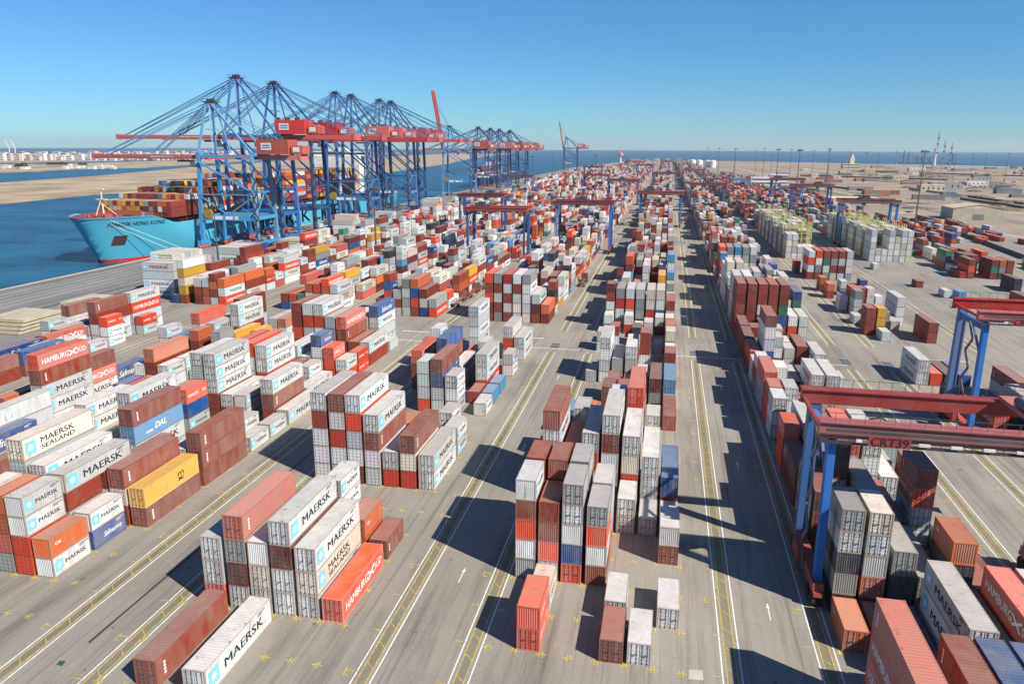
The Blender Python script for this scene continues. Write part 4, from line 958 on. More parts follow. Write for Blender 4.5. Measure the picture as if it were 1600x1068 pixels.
# ---------------------------------------------------------------- ships
def ship(name, Y0, length, cx, beam, zdeck, zfc, hullm, label, rake=13):
    t = empty(name, (0, 0, 0)); ns = 60; nz = 12; V = []; hb = beam/2
    def hw(y, f):            # half width, y from bow, f 0 waterline .. 1 deck
        s0 = (1-f)*rake*.95
        if y < s0: return 0
        u = min(1, (y-s0)/(70-32*f)); e = .62+.0*f
        st = 1 if y < length-40 else 1-.25*((y-length+40)/40)*(1-f*.6)
        return hb*(math.sin(u*math.pi/2)**e)*(1 if f > 0 else 1)*st
    def deck(y): return zfc if y < 24 else (zfc-(zfc-zdeck)*min(1, (y-24)/14) if y < 60 else zdeck)
    ys = [0]+[length*(i/ns)**2.1 for i in range(1, ns+1)]
    s = MB(); idx = {}
    for side in (-1, 1):
        for i, y in enumerate(ys):
            for j in range(nz+1):
                f = j/nz; z = WZ-1.5+(deck(y)-WZ+1.5)*f
                s0 = (1-f)*rake*.95
                yy = max(y, s0*min(1, 1)) if y < s0 else y
                idx[(side, i, j)] = len(s.v); s.v.append((cx+side*hw(yy, f), Y0+yy, z))
    for side in (-1, 1):
        for i in range(ns):
            for j in range(nz):
                a, b, c, d = idx[(side,i,j)], idx[(side,i+1,j)], idx[(side,i+1,j+1)], idx[(side,i,j+1)]
                s.f.append((a,b,c,d) if side > 0 else (d,c,b,a))
    for j in range(nz): s.f.append((idx[(1,ns,j)], idx[(-1,ns,j)], idx[(-1,ns,j+1)], idx[(1,ns,j+1)]))
    h = s.build('hull', hullm, t)
    bm = bmesh.new(); bm.from_mesh(h.data); bmesh.ops.remove_doubles(bm, verts=bm.verts, dist=.01)
    bm.to_mesh(h.data); bm.free()
    for p in h.data.polygons: p.use_smooth = True
    s = MB()
    for i in range(ns):
        a, b = ys[i], ys[i+1]; dz = -.7
        s.quad((cx-hw(a,1)+.2,Y0+a,deck(a)+dz),(cx+hw(a,1)-.2,Y0+a,deck(a)+dz),(cx+hw(b,1)-.2,Y0+b,deck(b)+dz),(cx-hw(b,1)+.2,Y0+b,deck(b)+dz))
    s.build('deck', mat_plain('deck_oxide_red', (140,56,48), .7), t)
    s = MB()
    for side in (-1, 1):
        for i in range(ns):
            a, b = ys[i], ys[i+1]
            if a > 40: s.bar((cx+side*(hw(a,1)-.2),Y0+a,deck(a)+1.1),(cx+side*(hw(b,1)-.2),Y0+b,deck(b)+1.1),.12)
    s.build('deck_rail', mat_plain('rail_oxide', (150,64,54), .7), t)
    return t, hw, deck
def hull_mat(name, top, band=None, boot=(196,58,50), zb=-1.4):
    m = mat_paint(name, top, rough=.4, dirt=.12, rust=.05, scale=.12); n = m.node_tree; N = n.nodes; L = n.links
    b = N['Principled BSDF']; src = b.inputs['Base Color'].links[0].from_socket
    g = N.new('ShaderNodeNewGeometry'); x = N.new('ShaderNodeSeparateXYZ'); L.new(g.outputs['Position'], x.inputs[0])
    c = N.new('ShaderNodeMath'); c.operation = 'LESS_THAN'; c.inputs[1].default_value = zb; L.new(x.outputs[2], c.inputs[0])
    mx = N.new('ShaderNodeMix'); mx.data_type = 'RGBA'; L.new(c.outputs[0], mx.inputs[0]); L.new(src, mx.inputs[6]); mx.inputs[7].default_value = (*lin(boot), 1)
    L.new(mx.outputs[2], b.inputs['Base Color']); return m
HULL = hull_mat('hull_light_blue', (74,176,202))
t, hw1, dk1 = ship('container_ship', 292, 365, -259.5, 45, 14, 18.8, HULL, '')
tag(t, 'light blue container ship moored at the quay under the cranes', 'container ship')
def hull_text(txt, h, w_, y0, z0, par, bold=0):
    me = text_mesh('lettering', txt, h, w_, mat_plain('hull_lettering', (16,34,52), .6), bold)
    for v in me.vertices:
        y, z = y0+v.co.y, z0+v.co.z; f = (z-(WZ-1.5))/(dk1(y-292)-(WZ-1.5)); v.co = (-259.5+hw1(y-292, f)+.12, y, z)
    return link('lettering', me, par)
s = MB(); n0 = 6
for i in range(n0+1):
    for j in range(n0+1):
        y, z = 303.5+5*i/n0, 5.2+4.6*j/n0; f = (z-(WZ-1.5))/(dk1(y-292)-(WZ-1.5)); s.v.append((-259.5+hw1(y-292, f)+.1, y, z))
for i in range(n0):
    for j in range(n0): a = i*(n0+1)+j; s.f.append((a, a+n0+1, a+n0+2, a+1))
s.build('anchor_pocket', mat_plain('anchor_rust', (66,44,34), .8), t)
hull_text('MAERSK HONG KONG', 1.9, 23, 300, 14.2, t); hull_text('MAERSK LINE', 8.5, 120, 400, 1.5, t)
s = MB(); s.tube((-259.5,309,18),(-259.5,309,31),.5,.3).box(-262,-257,308,310,26,26.4).box(-261,-258,308.4,309.6,30.6,31.1).bar((-259.5,309,27),(-259.5,304,19),.3).bar((-259.5,309,24),(-263,313,19),.3).bar((-259.5,309,24),(-256,313,19),.3)
s.build('foremast', mat_plain('mast_cream', (206,196,170), .6), t)
s = MB()
for x in (-268,-264,-255,-251): s.tube((x,302+abs(x+259.5)*.6,18),(x,302+abs(x+259.5)*.6,19.6),.6,k=8)
s.box(-272,-247,319,319.6,18.2,20.4).box(-265,-254,305,308,18,19.8); s.build('deck_machinery', CRED2, t)
s = MB(); s.box(-280,-239,566,578,14,43).box(-286,-233,570,576,43,46.5).box(-268,-251,568,578,46.5,49).tube((-259.5,573,49),(-259.5,573,58),.5,k=8)
hs = s.build('bridge_house', MWHITE, t)
MB().box(-284,-235,569.9,569.95,44.4,45.6).build('bridge_window', GLASS, hs)
s = MB(); s.box(-268,-251,590,604,14,47); s.build('funnel', hull_mat('funnel_blue', (110,200,220)), t)
s = MB()
for k in range(1, 16):
    y = 330+14.6*k
    for j in range(17): s.box(-280.5+j*2.52-.12,-280.5+j*2.52+.12,y-1.1,y-.8,14,21)
    for z in (16.5,21): s.box(-280.5,-239,y-1.3,y-.7,z,z+.15)
s.build('lashing_bridge', mat_plain('lashing_dark_red', (110,44,40), .7), t)
for dx, y0, y1 in ((-249,298,330),(-252,296,322)):
    s = MB().bar((dx,y0+2,17.5),(-233,y1,.8),.14); s.build('mooring_line', MWHITE, t)
# second ship, dark hull
HULL2 = hull_mat('hull_navy', (20,44,92), boot=(176,50,46), zb=-.2)
t2, hw2, dk2 = ship('container_ship', 985, 250, -253, 32, 12, 14.5, HULL2, '')
tag(t2, 'dark navy cargo ship with white house under the far cranes', 'container ship')
s = MB()
for i in range(6): s.box(-267+i*.6,-239-i*.6,1085+i,1100,12+i*3.4,14.9+i*3.4)
s.build('bridge_house', MWHITE, t2)
s = MB().box(-262,-244,990,1002,14,17); s.build('forecastle_house', MWHITE, t2)
# deck cargo goes to the shared box object
SC = 'BBBMRWWGOYYUBOPRWOYL'
dr = random.Random(21)
prof = [3, 4, 5, 6, 6, 6, 7, 7, 7, 7, 7, 7, 7, 7, 7, 7]
for bay in range(16):
    y = 331+14.6*bay
    if 556 < y < 606: continue
    w_ = min(20.4, hw1(y-291, 1)-1.2)
    n = int(2*w_/2.52); x0 = -259.5-n*2.52/2
    for i in range(n):
        hN = prof[bay] + dr.choice((0, 0, 0, 0, -1, -2) if bay > 2 else (0, 0, 0))
        for j in range(max(1, hN)):
            if bay == 0: code = 'Y' if (j > 0 and dr.random() < .62 and i < n*.6) else dr.choice('BMBWBOGB')
            else: code = dr.choice(SC)
            add_box(code, 12.192, ST, x0+i*2.52, y, 16.2+j*2.6, False, (1, 1 if i == n-1 else 0, 0), ('S', 0, 0, 0, 1)); EXTRA.append(boxes.pop())
for b in range(1010, 1080, 14):
    for i in range(9):
        for j in range(dr.randint(2, 4)): EXTRA.append(dict(code=dr.choice(SC), L=12.192, H=ST, x=-264+i*2.52, y=b, z=13+j*2.6, flip=False, vis=(1,0,0), info=None))

# ---------------------------------------------------------------- refrigerated stacks with access frames
RFRAME = mat_paint('rack_pale_yellow', (196,192,120), dirt=.2, rust=.1, scale=.4)
def reefer_rack(x0, w_, y, lv, label, dp=3.2):
    t = empty('reefer_rack', (x0, y, 0)); p = MB()
    for i in range(int(w_/2.9)+2):
        xx = min(i*2.9, w_)
        for yy in (0, 3.2): p.bar((xx,yy,0),(xx,yy,lv*2.65+3.0),.28)
    p.build('post', RFRAME, t)
    p = MB()
    for j in range(1, lv+1):
        z = j*2.65; p.box(-.2,w_+.2,0,3.2,z-.12,z)
    p.build('platform', RFRAME, t)
    p = MB()
    for j in range(1, lv+1):
        z = j*2.65
        for yy in (0, 3.2):
            for dz in (.5, 1.0): p.bar((-.2,yy,z+dz),(w_+.2,yy,z+dz),.07)
    p.build('guard_rail', RFRAME, t)
    p = MB()
    for j in range(lv): p.bar((w_+.4,-.2 if j % 2 else 1.8,j*2.65),(w_+.4,1.8 if j % 2 else -.2,(j+1)*2.65),.14,.8)
    p.build('stair', RFRAME, t)
    tag(t, label, 'reefer rack', 'pale yellow access racks among white reefers')
rg_ = random.Random(9)
rk = 0
names = ['nearest', 'second', 'third', 'fourth', 'fifth', 'sixth', 'seventh']
for (x0, cols, y0, nb, side) in ((56.5, 5, 372, 7, 'left'), (93.5, 7, 372, 6, 'right')):
    for b_ in range(nb):
        y = y0+b_*17.2
        for c in range(cols):
            h = rg_.choice((5, 5, 4, 4, 3, 2)) if c > 0 else rg_.choice((5, 4, 5))
            if b_ == 0 and side == 'left' and c > 1: h = 2
            for j in range(h):
                EXTRA.append(dict(code='P' if rg_.random() < .25 else 'W', L=12.192, H=HC, x=x0+c*2.6, y=y, z=j*HC, flip=False, vis=(1, 0, 0), info=None, pale=1))
        reefer_rack(x0-.2, cols*2.6, y+13.0, 5, '%s pale yellow steel access rack in the %s group of white reefers' % (names[b_], side))

# ---------------------------------------------------------------- loose yard boxes on the right (kept in the shared object)
for c_, x, y, L_, n_ in (('W',89,345,6.1,1),('B',94,303,6.1,1),('W',97.5,284,6.1,1),('L',101.5,282,6.1,1),('B',114,262,12.19,2),('G',122,262,12.19,2),('K',126,300,12.19,2)):
    for j in range(n_): EXTRA.append(dict(code=c_, L=6.058 if L_ < 7 else 12.192, H=ST, x=x, y=y, z=j*ST, flip=True, vis=(1,0,0), info=None))
er = random.Random(31)
def cluster(x0, x1, y0, y1, dens, hm, cols='BBRRWWGGOUNKT'):
    y = y0
    while y < y1:
        x = x0
        while x < x1:
            if er.random() < dens:
                h = er.randint(1, hm)
                for j in range(h): EXTRA.append(dict(code=er.choice(cols), L=12.192, H=ST, x=x, y=y, z=j*ST, flip=False, vis=(1,0,0), info=None))
            x += 2.8
        y += 13.4
for a in ((118,138,330,425,.45,3),(122,150,430,520,.5,3),(150,185,300,330,.5,2),(128,180,262,288,.28,3),(150,190,355,375,.35,1),(120,148,540,640,.5,3),(92,116,480,1100,.5,3),(56,84,500,1250,.62,4),(120,135,650,1300,.5,3),(95,115,1100,1500,.6,3),(160,196,480,560,.4,2),(150,176,560,600,.45,2),(125,150,700,980,.45,3),(160,220,455,480,.3,1)): cluster(*a)

# ---------------------------------------------------------------- light masts, radio towers
def mast(x, y, h, label, big=False, w_=.5):
    t = empty('light_mast', (x, y, 0)); p = MB(); p.tube((0,0,0),(0,0,h),w_,.16,k=10).box(-.9,.9,-.9,.9,0,.5); p.build('pole', MSTEEL, t)
    p = MB()
    p.tube((0,0,h-.4),(0,0,h-.2),1.5,k=12)
    for k in range(10):
        a = math.pi*2*k/10; p.box(1.7*math.cos(a)-.28,1.7*math.cos(a)+.28,1.7*math.sin(a)-.28,1.7*math.sin(a)+.28,h-1.2,h-.5)
    p.build('lamp_ring', DARKSTEEL, t); tag(t, label, 'light mast', 'tall yard light masts')
ML = [(-170.5,261,28.5,'grey light mast at the quay-side, in front of the ship bow'),(-134.7,335,32,'grey light mast over left blocks in front of tall cranes'),
 (-147,594,34,'light mast between the tall cranes and the far cranes'),(130,435,50,'tallest light mast on the right, by the yellow striped block'),
 (97,736,50,'light mast right of centre, behind the gantry legs'),(184,962,50,'light mast on the right desert edge, near side'),(88,560,50,'light mast rising from between the white reefer stacks'),
 (75,930,50,'light mast on the right lane far down the yard'),(70,1150,50,'thin far light mast right of the tanks'),(66,1400,50,'thin light mast near the tanks'),
 (-97,1033,40,'thin far mast left of the centre road'),(-204,1352,42,'far mast on the quay beyond the second ship'),(-160,900,40,'far mast left of the second ship house'),(150,1300,50,'far light mast above the desert buildings'),(240,1250,50,'far right light mast beside the domed building')]
for m_ in ML: mast(*m_)
def lattice(x, y, h, label, w0=3.0):
    t = empty('radio_tower', (x, y, 0)); p = MB(); n = int(h/4)
    for sx, sy in ((-1,-1),(1,-1),(1,1),(-1,1)): p.bar((sx*w0/2,sy*w0/2,0),(sx*.2,sy*.2,h),.12)
    for i in range(n):
        z0, z1 = h*i/n, h*(i+1)/n; a0, a1 = w0/2*(1-i/n)+.3*i/n, w0/2*(1-(i+1)/n)+.3*(i+1)/n
        for (p0, p1) in (((-1,-1),(1,-1)),((1,-1),(1,1)),((1,1),(-1,1)),((-1,1),(-1,-1))): p.bar((p0[0]*a0,p0[1]*a0,z0),(p1[0]*a1,p1[1]*a1,z1),.07)
    p.build('lattice', mat_plain('tower_grey_red', (150,140,140), .6), t)
    p = MB()
    for z in (h*.7, h*.82, h*.9): p.box(-.8,.8,-.15,.15,z,z+1.3)
    p.build('antenna', MSTEEL, t); tag(t, label, 'radio tower', 'lattice radio towers on the right')
lattice(240,770,66,'tallest lattice radio tower on the right'); lattice(251,785,58,'lattice radio tower just right of the tallest one', 2.6); lattice(262,800,56,'third lattice radio tower, rightmost of the cluster', 2.2)

# ---------------------------------------------------------------- buildings
MGL = mat_plain('window_dark', (54,64,74), .3)
def building(name, x, y, w_, d, h, rgb, label, fl=1, roof=None, gable=False, cat='building', group=None, wins=True, rz=0):
    t = empty(name, (x, y, 0), rz); m = mat_plain('wall_'+name, rgb, .85, noise=.1, scale=.2); p = MB()
    p.box(0, w_, 0, d, 0, h)
    wl_ = p.build('wall', m, t)
    rf = MB(); rm = mat_plain('roof_'+name, roof or tuple(min(255,c+14) for c in rgb), .8, noise=.1, scale=.2)
    if gable:
        e = .5; hh = h+w_*.08
        rf.quad((-e,-e,h),(w_/2,-e,hh),(w_/2,d+e,hh),(-e,d+e,h)).quad((w_+e,-e,h),(w_+e,d+e,h),(w_/2,d+e,hh),(w_/2,-e,hh)); rf.poly([(0,-.02,h),(w_,-.02,h),(w_/2,-.02,hh)])
        rf.poly([(0,d+.02,h),(w_,d+.02,h),(w_/2,d+.02,hh)])
    else: rf.box(-.2,w_+.2,-.2,d+.2,h,h+.35)
    rf.build('roof', rm, t)
    if wins:
        n = max(2, int(w_/4))
        for f in range(fl):
            z = (h/fl)*f+h/fl*.35
            if fl > 1:
                MB().box(.8, w_-.8, -.06, -.02, z, z+h/fl*.38).build('window_band', MGL, t); MB().box(-.06,-.02, .8, d-.8, z, z+h/fl*.38).build('window_band', MGL, t)
            else:
                for i in range(min(n, 5)): xx = w_*(i+.5)/min(n, 5); MB().box(xx-.8, xx+.8, -.06, -.02, z, z+h/fl*.38).build('window', MGL, t)
    else:
        MB().box(w_*.4,w_*.62,-.08,-.02,0,min(4.2,h*.7)).build('door', mat_plain('door_grey', (110,112,112), .6), t)
    tag(t, label, cat, group); return t
building('warehouse', 207, 610, 34, 26, 8.5, (170,160,140), 'cream warehouse with grey side wall and pitched roof on the right', roof=(196,178,146), gable=True, wins=False)
building('warehouse', 300, 600, 40, 30, 9, (86,86,84), 'dark warehouse cut by the right edge', gable=True, wins=False)
building('office_block', 103, 1010, 34, 16, 14, (210,212,210), 'white three-storey office with dark window bands beyond right yard', fl=3)
building('office_block', 140, 1130, 26, 14, 14, (200,206,208), 'second white office block right of the first one', fl=3)
building('shed', 84, 1060, 26, 20, 9, (60,130,176), 'blue shed left of the white offices', gable=True, wins=False)
building('workshop', 120, 890, 44, 16, 6, (66,104,84), 'low green roofed workshop before the white offices', gable=True, wins=False, roof=(54,92,76))
building('canopy', 150, 760, 46, 30, 5, (196,186,160), 'long cream flat canopy by the yellow frames on right', wins=False)
building('canopy', 108, 800, 34, 22, 5, (190,186,176), 'grey flat canopy roof left of the long cream one', wins=False)
building('domed_building', 430, 2060, 40, 26, 12, (202,186,150), 'cream building with a small tower on the shore, right of centre', fl=2)
o = MB().box(448,458,2070,2080,12,28).tube((453,2075,28),(453,2075,36),4,1.0,k=8).build('tower', mat_plain('cream_tower', (206,192,158), .8)); tag(o, 'small cream tower standing on the domed shore building', 'tower')
o = MB().tube((770,2480,0),(770,2480,52),4.2,2.4,k=14).build('lighthouse', MWHITE)
tag(o, 'slim white lighthouse on the right shore', 'lighthouse')
for i, (x, y) in enumerate(((62,2120),(78,2085),(98,2050),(110,2040))):
    o = MB().tube((x,y,0),(x,y,17),8.5,8.5,k=20).tube((x,y,17),(x,y,19),8.5,2,k=20).build('storage_tank', MWHITE)
    tag(o, '%s white storage tank from the left at the far yard end' % ORD[i+1], 'storage tank', 'white storage tanks')
t = empty('control_tower', (-118, 1900, 0)); MB().tube((0,0,0),(0,0,30),3.2,2.6,k=10).build('shaft', mat_plain('tower_cream', (196,190,180), .8), t)
MB().tube((0,0,30),(0,0,36),6.5,7.2,k=12).box(-3,3,-3,3,36,41).build('control_room', mat_plain('tower_pink', (190,150,150), .7), t); MB().tube((0,0,41),(0,0,54),.4,.1,k=6).build('antenna', MSTEEL, t)
tag(t, 'port control tower on the horizon above the yard centre', 'control tower')
br_ = random.Random(5)
KB = [(300,1000),(330,1060),(390,930),(420,1200),(360,1350),(500,1400),(560,1500),(470,1650),(610,1700),(700,1750),(420,1800),(540,1900),(330,1600),(650,1950),(800,1900),(760,1500),(250,1450),(200,1500),(860,2100),(300,1850),(700,2150),(520,2150)]
lk = ['flat cream building in the desert', 'low grey shed in the desert', 'sand coloured house in the desert', 'pale walled compound in the desert']
for i, (x, y) in enumerate(KB):
    rgb = [(196,180,150),(150,146,140),(186,160,124),(206,200,186)][i % 4]
    building('desert_building', x, y, br_.uniform(14,36), br_.uniform(10,20), br_.uniform(4,9), rgb, lk[i % 4], fl=1, group=lk[i % 4]+'s right of the yard')
RUB = mat_plain('rubble_brown', (112,98,82), .95, noise=.4, scale=.4)
def mound(x, y, r, h, label, grp, m=None):
    q = random.Random(int(x*3+y)); p = MB(); n = 14; rings = []
    for j, (f, z) in enumerate(((1,0),(.72,.55),(.38,.9))):
        st = len(p.v); rings.append(st)
        for i in range(n): a = 2*math.pi*i/n; rr = r*f*q.uniform(.8,1.15); p.v.append((rr*math.cos(a)*1.6, rr*math.sin(a), z*h))
    p.v.append((0,0,h))
    for j in range(2):
        for i in range(n): p.f.append((rings[j]+i, rings[j]+(i+1)%n, rings[j+1]+(i+1)%n, rings[j+1]+i))
    for i in range(n): p.f.append((rings[2]+i, rings[2]+(i+1)%n, len(p.v)-1))
    o = p.build('rubble_mound', m or RUB, None, (x, y, 0)); tag(o, label, 'mound', grp)
dq = random.Random(99)
for i in range(70):
    x, y = at(dq.uniform(1330,1620), 262+abs(dq.gauss(0,28)))
    if x < 190: continue
    mound(x, y, dq.uniform(5,14), dq.uniform(1.2,3.2), 'low brown rubble mound in the desert right of the yard', 'rubble mounds in the desert')
for i in range(46):
    x, y = at(dq.uniform(1250,1600), dq.uniform(262,315))
    if x < 190: continue
    rgb, nm = (((170,160,142),'cream'),((116,114,110),'dark grey'),((150,96,72),'rust coloured'),((88,104,116),'blue grey'))[i % 4]
    building('desert_shed', x, y, dq.uniform(10,30), dq.uniform(6,12), dq.uniform(2.8,6), rgb, 'small %s shed in the desert port area at right' % nm, wins=False, group='small %s desert sheds' % nm, rz=dq.uniform(-.2,.2))
for i, (a, b) in enumerate((((1250,275),(1480,282)),((1340,268),(1600,276)),((1500,312),(1600,326)),((1290,292),(1400,304)))):
    A_, B_ = Vector((*at(*a), 0)), Vector((*at(*b), 0)); p = MB().bar(A_+Vector((0,0,1.2)), B_+Vector((0,0,1.2)), .5, 2.4)
    o = p.build('perimeter_wall', bpy.data.materials['rubble_brown']); tag(o, ['long brown perimeter wall behind the radio towers','far brown wall near the right shore','short brown wall by the dark warehouse','brown wall before the domed building'][i], 'wall')
for i in range(16):
    x, y = at(1150+i*28+dq.uniform(-6,6), dq.uniform(262,290)); mast(x, y, dq.uniform(38,50), 'thin light mast on the right skyline', w_=.35)
for p_, gg in ((((1340,300),(1420,322),(1500,338)), 8), (((1220,262),(1330,276),(1450,284),(1600,292)), 14), (((1480,300),(1520,330),(1600,350)), 8)):
    P = [Vector((*at(*p), 0)) for p in p_]; sM = MB()
    for a, b in zip(P[:-1], P[1:]):
        nrm = Vector((-(b-a).y, (b-a).x, 0)).normalized()*gg/2; sM.quad(tuple(a-nrm), tuple(b-nrm), tuple(b+nrm), tuple(a+nrm))
    for j, v in enumerate(sM.v): sM.v[j] = (v[0], v[1], .02+.004*gg)
    o = sM.build('service_road', G_QUAY); o['kind'] = 'structure'
# city on the far left shore
cr = random.Random(77); CC_ = [((212,194,184),'pinkish'),((220,214,204),'cream'),((208,208,208),'pale grey'),((198,176,162),'sand toned')]
for i in range(140):
    px = -14+i*2.85+cr.uniform(-1.5,1.5); bx, by = at(px, 251.5-px*.004+cr.uniform(-1.2,.6), WZ)
    if px > 385: break
    k = cr.randrange(4); c, nm = CC_[k]; h = cr.uniform(10, 26)*(by/2000); w_ = cr.uniform(12, 24)*by/2000
    t = empty('apartment_block', (bx, by, -1.7)); 
    MB().box(-w_/2,w_/2,0,w_*.5,0,h).build('wall', mat_plain('city_'+nm.replace(' ','_'), c, .9), t)
    nf = max(2, int(h/6))
    for f in range(nf): MB().box(-w_*.42, w_*.42, -.3, -.1, h*(f+.35)/nf, h*(f+.62)/nf).build('window_band', MGL, t)
    tag(t, '%s apartment block in the row of the far city shore at left' % nm, 'apartment block', 'far city %s blocks' % nm)
for i, px in enumerate((17, 26)):
    bx, by = at(px, 250.5, WZ); t = empty('construction_crane', (bx, by, -1.7)); p = MB().bar((0,0,0),(0,0,46),2.2).bar((0,0,42),(-14,0,66),1.8)
    p.build('tower', MWHITE, t); tag(t, '%s thin white crane above the far city' % ('left' if i == 0 else 'right'), 'crane', 'white cranes above the far city')
for i in range(26):
    px = 100+cr.uniform(0, 75) if i > 6 else cr.uniform(0,60); bx, by = at(px, 263+cr.uniform(-2,2.5), WZ)
    w_ = cr.uniform(8,16); h = cr.uniform(3,6.5); t = empty('shore_house', (bx, by, -1.8)); MB().box(-w_/2,w_/2,0,8,0,h).build('wall', MWHITE if i % 2 else mat_plain('shore_cream', (196,186,160), .8), t)
    tag(t, '%s low house on the spit before the far city' % ('white' if i % 2 else 'cream'), 'house', 'low %s houses on the far spit' % ('white' if i % 2 else 'cream'))
# scrub trees on the spit
LEAF = mat_plain('dark_scrub_leaf', (44,60,40), .9, noise=.4, scale=.5); BARK = mat_plain('bark', (86,70,56), .9)
def tree(x, y, z, r, label):
    t = empty('tree', (x, y, z)); MB().tube((0,0,0),(0,0,r*.8),r*.09,r*.05,k=6).build('trunk', BARK, t); p = MB(); q = random.Random(int(x*7+y))
    for i in range(260):
        a = q.uniform(0,6.28); u = q.uniform(-.5,1); rr = r*math.sqrt(max(0,1-u*u))*q.uniform(.5,1.05); c = Vector((rr*math.cos(a), rr*math.sin(a), r*.95+u*r*.55)); s_ = r*.14
        d1 = Vector((q.uniform(-1,1),q.uniform(-1,1),q.uniform(-1,1))).normalized()*s_; d2 = Vector((q.uniform(-1,1),q.uniform(-1,1),q.uniform(-1,1))).normalized()*s_
        p.quad(tuple(c-d1),tuple(c+d2),tuple(c+d1),tuple(c-d2))
    p.build('crown', LEAF, t); tag(t, label, 'tree', 'dark scrub trees on the far spit')
for i, px in enumerate((28, 33, 38, 78, 83, 88, 93, 98, 104, 126, 133)):
    bx, by = at(px, 264.5 if px < 50 else 261, WZ); tree(bx, by, -1.8, cr.uniform(5, 9), 'dark scrub tree on the spit across the channel')
o = MB().box(0,1,0,1,0,1)
# jetty cranes and rigs on the right horizon
for i, (px, h) in enumerate(((1411,42),(1418,38),(1440,24),(1452,22),(1432,30),(1487,34))):
    bx, by = at(px, 256, 0); t = empty('harbour_derrick', (bx, by, 0)); p = MB().bar((0,0,0),(0,0,h),3).bar((0,0,h*.4),(-h*.5,0,h*.9),1.6).box(-14,14,-6,6,0,5); p.build('derrick', mat_plain('rig_dark_blue', (48,70,92), .7), t)
    tag(t, '%s dark derrick from the left on the right horizon shore' % ORD[i+1], 'derrick', 'dark derricks on the right shore')

# ---------------------------------------------------------------- vehicles and yard things
def truck(x, y, rz, cab, load, label, z=0):
    t = empty('yard_truck', (x, y, z), rz)
    p = MB().box(-1.2,1.2,5.6,8.2,.7,1.3).box(-1.15,1.15,6.2,8.1,1.3,3.2); c = p.build('cab', PAINT[cab], t)
    MB().box(-1.0,1.0,8.1,8.16,2.0,2.9).build('windscreen', GLASS, c)
    MB().box(-.45,.45,-6.2,6.4,.95,1.35).box(-1.2,1.2,-6.2,-5.9,1.0,1.45).box(-1.2,1.2,4.6,4.9,1.0,1.45).build('chassis', PAINT['B'], t)
    for yy in (-5.2,-4.0,3.6,7.2):
        for sx in (-1, 1): q = MB().tube((sx*1.22,yy,.5),(sx*.85,yy,.5),.5,k=14); q.build('wheel', bpy.data.materials['tyre_rubber'], t)
    tag(t, label, 'truck', 'terminal trucks')
    return t
truck(-66.5, 236, .04, 'B', None, 'empty brown trailer truck parked before the left crossroad')
truck(-66, 252, .0, 'M', None, 'second empty brown trailer truck, behind the first one'); truck(-65.5, 268, 0, 'B', None, 'third brown trailer truck in the left lane row')
truck(-30, 282, 0, 'M', None, 'dark red trailer truck waiting by the inner left block')
truck(-212, 345, 0, 'R', None, 'red truck under the crane nearest the bow'); truck(-208, 372, 0, 'W', None, 'white truck on the quay between the cranes'); truck(-217, 395, 0, 'R', None, 'red truck under the second quay crane')
truck(-212, 440, 0, 'W', None, 'white truck by the quay crane legs, middle'); truck(-208, 480, 0, 'R', None, 'red truck below the middle quay cranes'); truck(93, 700, 0, 'W', None, 'small white truck on the right lane')
for i, (c_, x, y) in enumerate((('W',-213.2,337.5),('W',-209.2,366),('W',-213.2,433))): EXTRA.append(dict(code=c_, L=12.192, H=ST, x=x, y=y, z=1.4, flip=False, vis=(1,1,0), info=None))
# hatch covers on the apron
hm_ = mat_plain('hatch_cover_beige', (182,170,142), .7)
hi = 0
for x, y, n_ in ((-186,168,4),(-186,196,3),(-196,352,4),(-190,372,3),(-196,470,3)):
    for j in range(n_):
        p = MB().box(0,13,0,14,.15+j*1.05,.95+j*1.05)
        for k in range(5): p.box(.6+k*2.6,.9+k*2.6,.2,13.8,.0+j*1.05,.15+j*1.05)
        o = p.build('hatch_cover', hm_, None, (x+j*.3, y+j*.4, 0)); tag(o, 'beige steel hatch cover, %s from the ground in the %s pile beside the quay' % (ORD[j+1], ['nearest','second','third','fourth','farthest'][hi]), 'hatch cover', 'ship hatch covers stacked on the quay')
    hi += 1
# yellow striped block at the right mast foot, barrier wall
STR = mat_plain('hazard_yellow', (206,176,30), .6)
p = MB().box(0,6,0,2.4,0,2.6); o = p.build('striped_block', STR, None, (127, 428, 0))
q = MB()
for i in range(5): q.quad((.3+i*1.2,-.03,0),(.8+i*1.2,-.03,0),(1.4+i*1.2,-.03,2.6),(.9+i*1.2,-.03,2.6))
q.build('stripe', MDARKST, o); tag(o, 'yellow block with black hazard stripes at the light mast foot', 'barrier')
for i, (a, b) in enumerate((((1487,362),(1600,405)),((1420,296),(1600,320)))):
    A_, B_ = Vector((*at(*a), 0)), Vector((*at(*b), 0)); p = MB().bar(A_+Vector((0,0,1)), B_+Vector((0,0,1)), .4, 2.2); o = p.build('boundary_wall', mat_plain('dark_wall', (86,78,70), .9))
    tag(o, ['low dark boundary wall right of the stacked boxes', 'long dark wall across the desert on the right'][i], 'wall')
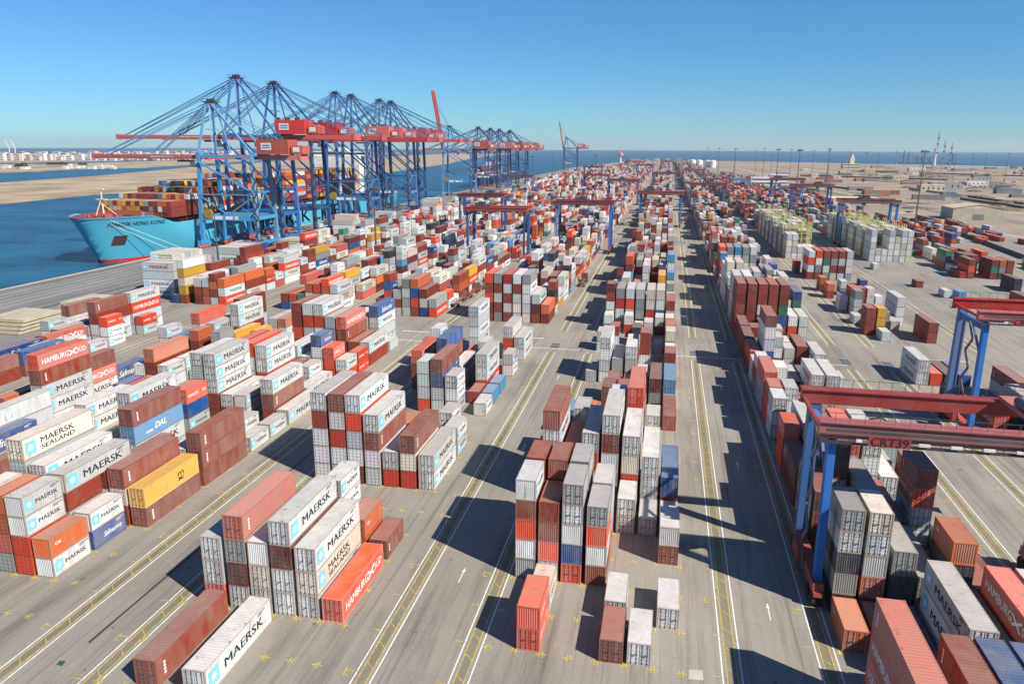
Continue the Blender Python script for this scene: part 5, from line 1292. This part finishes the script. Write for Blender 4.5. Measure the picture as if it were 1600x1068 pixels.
# parked cars / small vehicles in the desert lot
car_m = [mat_plain('car_white', (206,206,206), .35), mat_plain('car_red', (150,44,56), .35), mat_plain('car_grey', (110,114,118), .35)]
def car_proto(m):
    t = empty('parked_car', (0,0,0)); MB().box(-.9,.9,-2.2,2.2,.35,.95).box(-.8,.8,-1.2,1.3,.95,1.45).build('body', m, t); MB().box(-.82,.82,-1.1,1.2,1.0,1.36).build('window', GLASS, t)
    for sy in (-1.4,1.4): MB().tube((-.92,sy,.33),(.92,sy,.33),.33,k=10).build('wheel', bpy.data.materials['tyre_rubber'], t)
    return t
protos = [car_proto(m) for m in car_m]; nm_ = ['white', 'dark red', 'grey']
cn = 0
for i in range(60):
    k = er.randrange(3); px, py = er.uniform(1490,1590), er.uniform(283,296)
    x, y = at(px, py); c = protos[k] if k in (0,1,2) and not protos[k].get('used') else copy_tree(protos[k])
    protos[k]['used'] = 1
    c.location = (x, y, 0); c.rotation_euler = (0, 0, er.uniform(0, 3))
    tag(c, '%s vehicle parked on the dusty lot at the far right' % nm_[k], 'car', '%s vehicles on the far right lot' % nm_[k])
for p_ in protos:
    if 'used' in p_: del p_['used']
allobj = [o for o in bpy.data.objects if o.get('used')]
for o in allobj: del o['used']

# ---------------------------------------------------------------- everything too many to count
mo = build_mass('stacked_containers', mass+EXTRA+ROT)
tag(mo, 'thousands more shipping containers stacked over the yard and on the ships', 'containers', None, 'stuff')

# ---------------------------------------------------------------- air
hz = MB().box(-9500, 9500, -950, 12600, -4.6, 130).build('haze', None); hz['kind'] = 'stuff'
hm = bpy.data.materials.new('haze_air'); hm.use_nodes = True; hn = hm.node_tree; hn.nodes.clear()
pv = hn.nodes.new('ShaderNodeVolumePrincipled'); pv.inputs['Color'].default_value = (.93, .98, 1.0, 1); pv.inputs['Density'].default_value = 5.5e-5
pv.inputs['Anisotropy'].default_value = .2
ho = hn.nodes.new('ShaderNodeOutputMaterial'); hn.links.new(pv.outputs[0], ho.inputs['Volume'])
hz.data.materials.clear(); hz.data.materials.append(hm)
